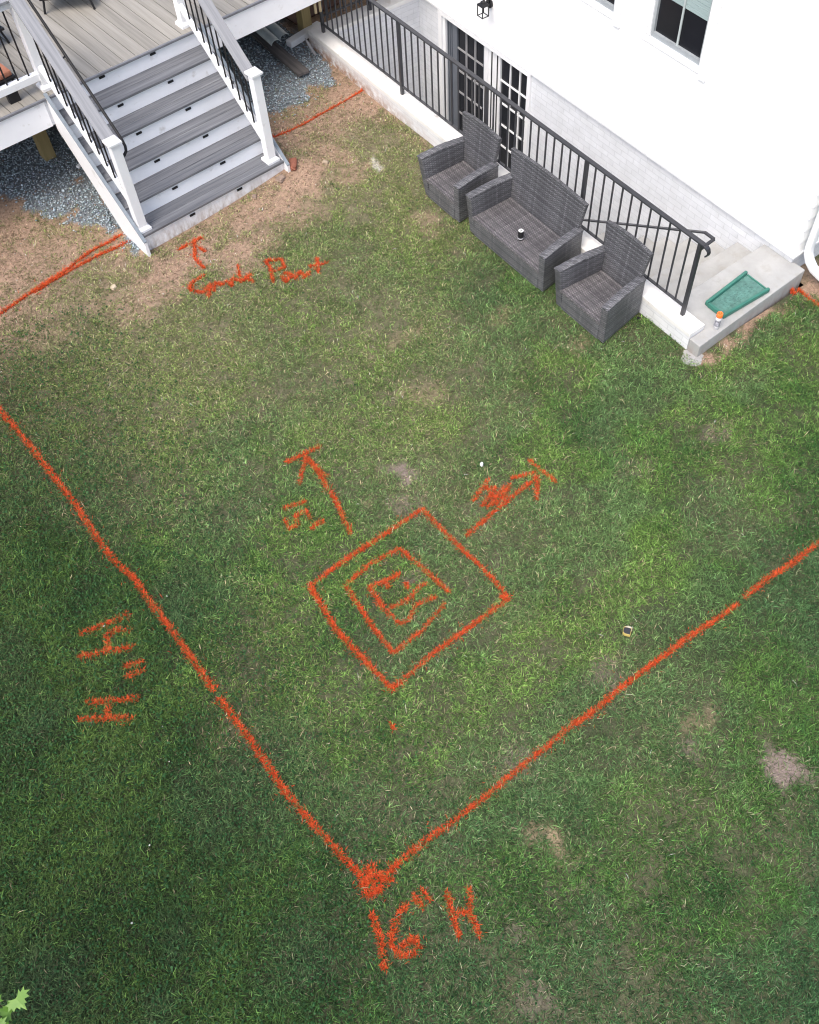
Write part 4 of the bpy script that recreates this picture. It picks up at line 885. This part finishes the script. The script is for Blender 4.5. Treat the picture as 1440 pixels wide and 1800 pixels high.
for key, strokes in PAINT.items():
    X = []; Y = []
    for w, pts in strokes:
        for i, (a, b) in enumerate(zip(pts[:-1], pts[1:])):
            Ls = math.hypot(b[0]-a[0], b[1]-a[1]); n = int(Ls*max(w, .042)*27000)+4
            t = rng.random(n); off = np.clip(rng.normal(0, .36, n), -1., 1.)*(w-.006)*np.where(w > .058, .34, .38)*(1+.25*np.sin(t*Ls*9+i))
            nx, ny = -(b[1]-a[1])/Ls, (b[0]-a[0])/Ls
            stray = rng.random(n) < .07; off = np.where(stray, rng.normal(0, w*.75, n), off)
            X.append(a[0]+(b[0]-a[0])*t+nx*off); Y.append(a[1]+(b[1]-a[1])*t+ny*off)
    X = np.concatenate(X); Y = np.concatenate(Y); n = len(X)
    spd = spots(X, Y)[0]; bare = np.clip(spd+ss(8.2, 9.2, Y-.1*X)*.6, 0, 1)
    patchy = rng.random(n) < .35+1.1*lat(X, Y, 22, 77); X, Y, bare = X[patchy], Y[patchy], bare[patchy]; n = len(X)
    shade = rng.uniform(.30, 1.12, n)[:, None]; col = np.array([.78, .075, .026])*shade; col[:, 1] += rng.uniform(0, .05, n)
    isb = rng.random(n) > bare*.75-.0
    xb, yb = X[isb], Y[isb]; nb = len(xb)
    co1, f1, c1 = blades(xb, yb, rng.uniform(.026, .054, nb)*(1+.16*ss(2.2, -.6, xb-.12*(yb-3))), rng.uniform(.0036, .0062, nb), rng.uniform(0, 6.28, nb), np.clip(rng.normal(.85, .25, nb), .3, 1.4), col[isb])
    # flat paint specks on the soil under the blades
    kx, ky = X[rng.random(n) < .55], None; sel = rng.random(n) < (.35+.65*bare); xs_, ys_ = X[sel], Y[sel]; k = len(xs_)
    a = rng.uniform(0, 6.28, k); s = rng.uniform(.004, .010, k); zz = edge_h(xs_, ys_)+.004+rng.uniform(0, .004, k)
    q = np.stack([np.stack([xs_+np.cos(a+j*2.094)*s, ys_+np.sin(a+j*2.094)*s*rng.uniform(.6, 1, k), zz], -1) for j in range(3)], 1).reshape(-1, 3)
    fq = np.arange(3*k).reshape(-1, 3)+len(co1)
    nm, lab, cat = LABELS[key]
    o = np_mesh(nm, np.concatenate([co1, q]), np.concatenate([f1, fq]), PAINTM, np.concatenate([c1, np.repeat(col[sel]*.95, 3, 0)]))
    tag(o, lab, cat, 'orange marks sprayed on the lawn')

# ------------------------------------------------------------------ grass
def keep_out(x, y):
    """True where no grass may grow"""
    c, s = math.cos(STAIR_T), math.sin(STAIR_T); u = (x-STAIR_O.x)*c+(y-STAIR_O.y)*s; v = -(x-STAIR_O.x)*s+(y-STAIR_O.y)*c
    k = (u > -.72) & (u < 1.35) & (v > -.03) & (v < 3.0)
    k |= (x > 6.045) & (y > 3.80) & (x < 7.76); k |= (x > 7.7) & (y > 4.0); k |= (y > 3.92) & (x > 6.03)
    k |= v > 1.5
    return k
PAD = [(-2.9, 2.6), (-1.9, .9), (.1, -.55), (2.3, -2.0), (4.4, -.9), (7.0, 1.4), (8.9, 3.2), (8.9, 4.0), (6.05, 4.0), (6.05, 11.2), (4.3, 10.7), (.6, 12.2), (.0, 9.2), (-.9, 7.2), (-2.0, 5.0)]
NT = 104000; PER = 11
tx = rng.uniform(-2.9, 8.9, NT*3); ty = rng.uniform(-2.0, 12.2, NT*3)
k = in_poly(tx, ty, PAD); tx, ty = tx[k][:NT], ty[k][:NT]
sp = spots(tx, ty); dr = dryness(tx, ty); bare = np.clip(sp.max(0), 0, 1)
dirt = ss(7.2, 9.2, ty-.12*tx+(fbm(tx, ty, 1.4, 55)-.5)*1.5)
lushT = ss(1.2, -.8, tx-.10*(ty-3))
dens = (1-.93*bare)*(1-.66*dirt)*(.40+.60*np.maximum(lushT*.8, ss(.34, .56, fbm(tx, ty, 3.2, 61, 4))))*(1-.28*dr)
dens *= np.where(near_gravel(tx, ty), .06, 1)
wallstrip = np.exp(-((tx-5.95)/.12)**2)*(ty > 4)*(ty < 9.2); dens = np.maximum(dens, wallstrip*.8)
k = (rng.random(len(tx)) < dens) & ~keep_out(tx, ty); tx, ty = tx[k], ty[k]; dr, bare, dirt = dr[k], bare[k], dirt[k]
nt = len(tx)
big = rng.random(nt)
T = np.repeat(np.arange(nt), PER); n = len(T)
spread = (.014+.020*big)[T]
x = tx[T]+rng.normal(0, 1, n)*spread; y = ty[T]+rng.normal(0, 1, n)*spread
k = ~keep_out(x, y) & ~((x > 6.03) & (y > 3.78)); x, y, T = x[k], y[k], T[k]; n = len(x)
D_, Bq, DT = dr[T], bare[T], dirt[T]
az = np.arctan2(y-ty[T], x-tx[T])+rng.normal(0, .9, n); comb = (fbm(x, y, 3, 71)*12.6)
az = np.where(rng.random(n) < .2, comb+rng.normal(0, .5, n), az)
ln_ = rng.uniform(.030, .074, n)*(1-.25*D_)*(.80+.5*big[T]); ln_ = np.where(rng.random(n) < .03, ln_*1.5, ln_)
wd = rng.uniform(.0030, .0064, n)
lean = np.clip(rng.normal(1.12, .25, n)+.10*D_, .3, 1.5)
# colours: three greens and straw, mixed by tuft
G1 = np.array([.040, .100, .025]); G2 = np.array([.115, .205, .045]); G3 = np.array([.088, .148, .064]); G4 = np.array([.20, .235, .078]); ST = np.array([.34, .28, .17])
tn = rng.random(nt)[T]*.35+fbm(x, y, 2.4, 81, 3)*.65; h = rng.random(n)
col = G1[None]*(1-ss(.30, .62, tn))[:, None]+G2[None]*ss(.30, .62, tn)[:, None]
bl = ss(.45, .62, fbm(x, y, 1.4, 91))[:, None]*.6; col = col*(1-bl)+G3*bl
yl = np.clip(D_*1.05+.35*DT-.26+rng.normal(0, .22, n), 0, .85)[:, None]; col = col*(1-yl)+G4*yl
sw = (rng.random(n) < (.012+.22*D_+.35*DT*D_+.5*Bq))[:, None]; col = np.where(sw, ST*rng.uniform(.55, 1.1, (n, 1)), col)
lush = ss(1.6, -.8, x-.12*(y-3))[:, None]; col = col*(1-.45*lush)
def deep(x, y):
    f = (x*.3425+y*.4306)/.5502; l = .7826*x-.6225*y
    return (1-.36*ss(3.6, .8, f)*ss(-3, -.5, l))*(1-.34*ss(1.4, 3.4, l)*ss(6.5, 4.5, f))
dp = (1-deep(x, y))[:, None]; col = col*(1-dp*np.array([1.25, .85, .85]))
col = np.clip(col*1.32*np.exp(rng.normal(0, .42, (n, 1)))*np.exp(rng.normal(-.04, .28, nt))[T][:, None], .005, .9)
# low thatch: short dead and grey-green blades lying flat between the tufts
NH = 260000
hx = rng.uniform(-2.9, 8.9, NH); hy = rng.uniform(-2.0, 11.0, NH); k = in_poly(hx, hy, PAD) & ~keep_out(hx, hy) & ~near_gravel(hx, hy)
hx, hy = hx[k], hy[k]; hs = spots(hx, hy); hb_ = np.clip(hs[0]+hs[1]+hs[3]*.5, 0, 1); hdirt = ss(7.8, 9.4, hy-.12*hx+(fbm(hx, hy, 1.4, 55)-.5)*1.7); k = rng.random(len(hx)) < (1-.66*hb_)*(1-.45*hdirt); hx, hy = hx[k], hy[k]
m_ = len(hx); hd = dryness(hx, hy); u_ = rng.random((m_, 1))
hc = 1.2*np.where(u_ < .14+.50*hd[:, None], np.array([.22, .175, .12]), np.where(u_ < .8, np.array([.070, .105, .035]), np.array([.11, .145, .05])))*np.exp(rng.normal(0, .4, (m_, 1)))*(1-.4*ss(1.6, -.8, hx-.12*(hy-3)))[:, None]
x = np.concatenate([x, hx]); y = np.concatenate([y, hy]); az = np.concatenate([az, rng.uniform(0, 6.28, m_)]); lean = np.concatenate([lean, rng.uniform(1.1, 1.5, m_)])
ln_ = np.concatenate([ln_, rng.uniform(.025, .06, m_)]); wd = np.concatenate([wd, rng.uniform(.0025, .0045, m_)]); col = np.concatenate([col, hc]); n = len(x)
# blades lying in a stroke of paint are the painted ones: thin them out here
dd = np.full(n, 9.)
for st_ in PAINT.values(): dd = np.minimum(dd, stroke_dist(x, y, st_))
k = (dd > .85) | (rng.random(n) < .34); x, y, ln_, wd, az, lean, col = [q[k] for q in (x, y, ln_, wd, az, lean, col)]
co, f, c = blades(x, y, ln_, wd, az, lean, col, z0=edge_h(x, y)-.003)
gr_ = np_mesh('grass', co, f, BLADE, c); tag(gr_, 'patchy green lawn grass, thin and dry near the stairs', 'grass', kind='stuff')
# clover and broad leaves in the lush lower left, scattered elsewhere
NC = 120000
x = rng.uniform(-2.9, 6.0, NC); y = rng.uniform(-2., 8.5, NC); lush = ss(2.0, -.6, x-.12*(y-3))
pr = lush*.9+.10*ss(.55, .62, fbm(x, y, 2.2, 95)); k = in_poly(x, y, PAD) & (rng.random(NC) < pr) & (spots(x, y).max(0) < .4) & ~keep_out(x, y)
x, y = x[k], y[k]; n = len(x); r = rng.uniform(.005, .0105, n); z = edge_h(x, y)+rng.uniform(.012, .045, n); nx_, ny_ = rng.normal(0, .35, n), rng.normal(0, .35, n)
vs = [np.stack([x, y, z], -1)]
a0 = rng.uniform(0, 6.28, n)
for j in range(5):
    a = a0+j*2*math.pi/5; ex, ey = np.cos(a)*r, np.sin(a)*r; vs.append(np.stack([x+ex, y+ey, z+ex*nx_+ey*ny_-.002], -1))
co = np.stack(vs, 1).reshape(-1, 3); F = np.array([(0, 1, 2), (0, 2, 3), (0, 3, 4), (0, 4, 5), (0, 5, 1)]); f = (F[None]+6*np.arange(n)[:, None, None]).reshape(-1, 3)
col = np.array([.026, .080, .024])*rng.uniform(.6, 1.7, (n, 1)); wf = rng.random(n) < .0006; col[wf] = (.55, .55, .5)
cl = np_mesh('clover', co, f, BLADE, np.repeat(col, 6, 0)); tag(cl, 'small-leaved clover growing through the lawn', 'clover', kind='stuff')
print('blades', len(gr_.data.vertices)//5, 'clover', n)
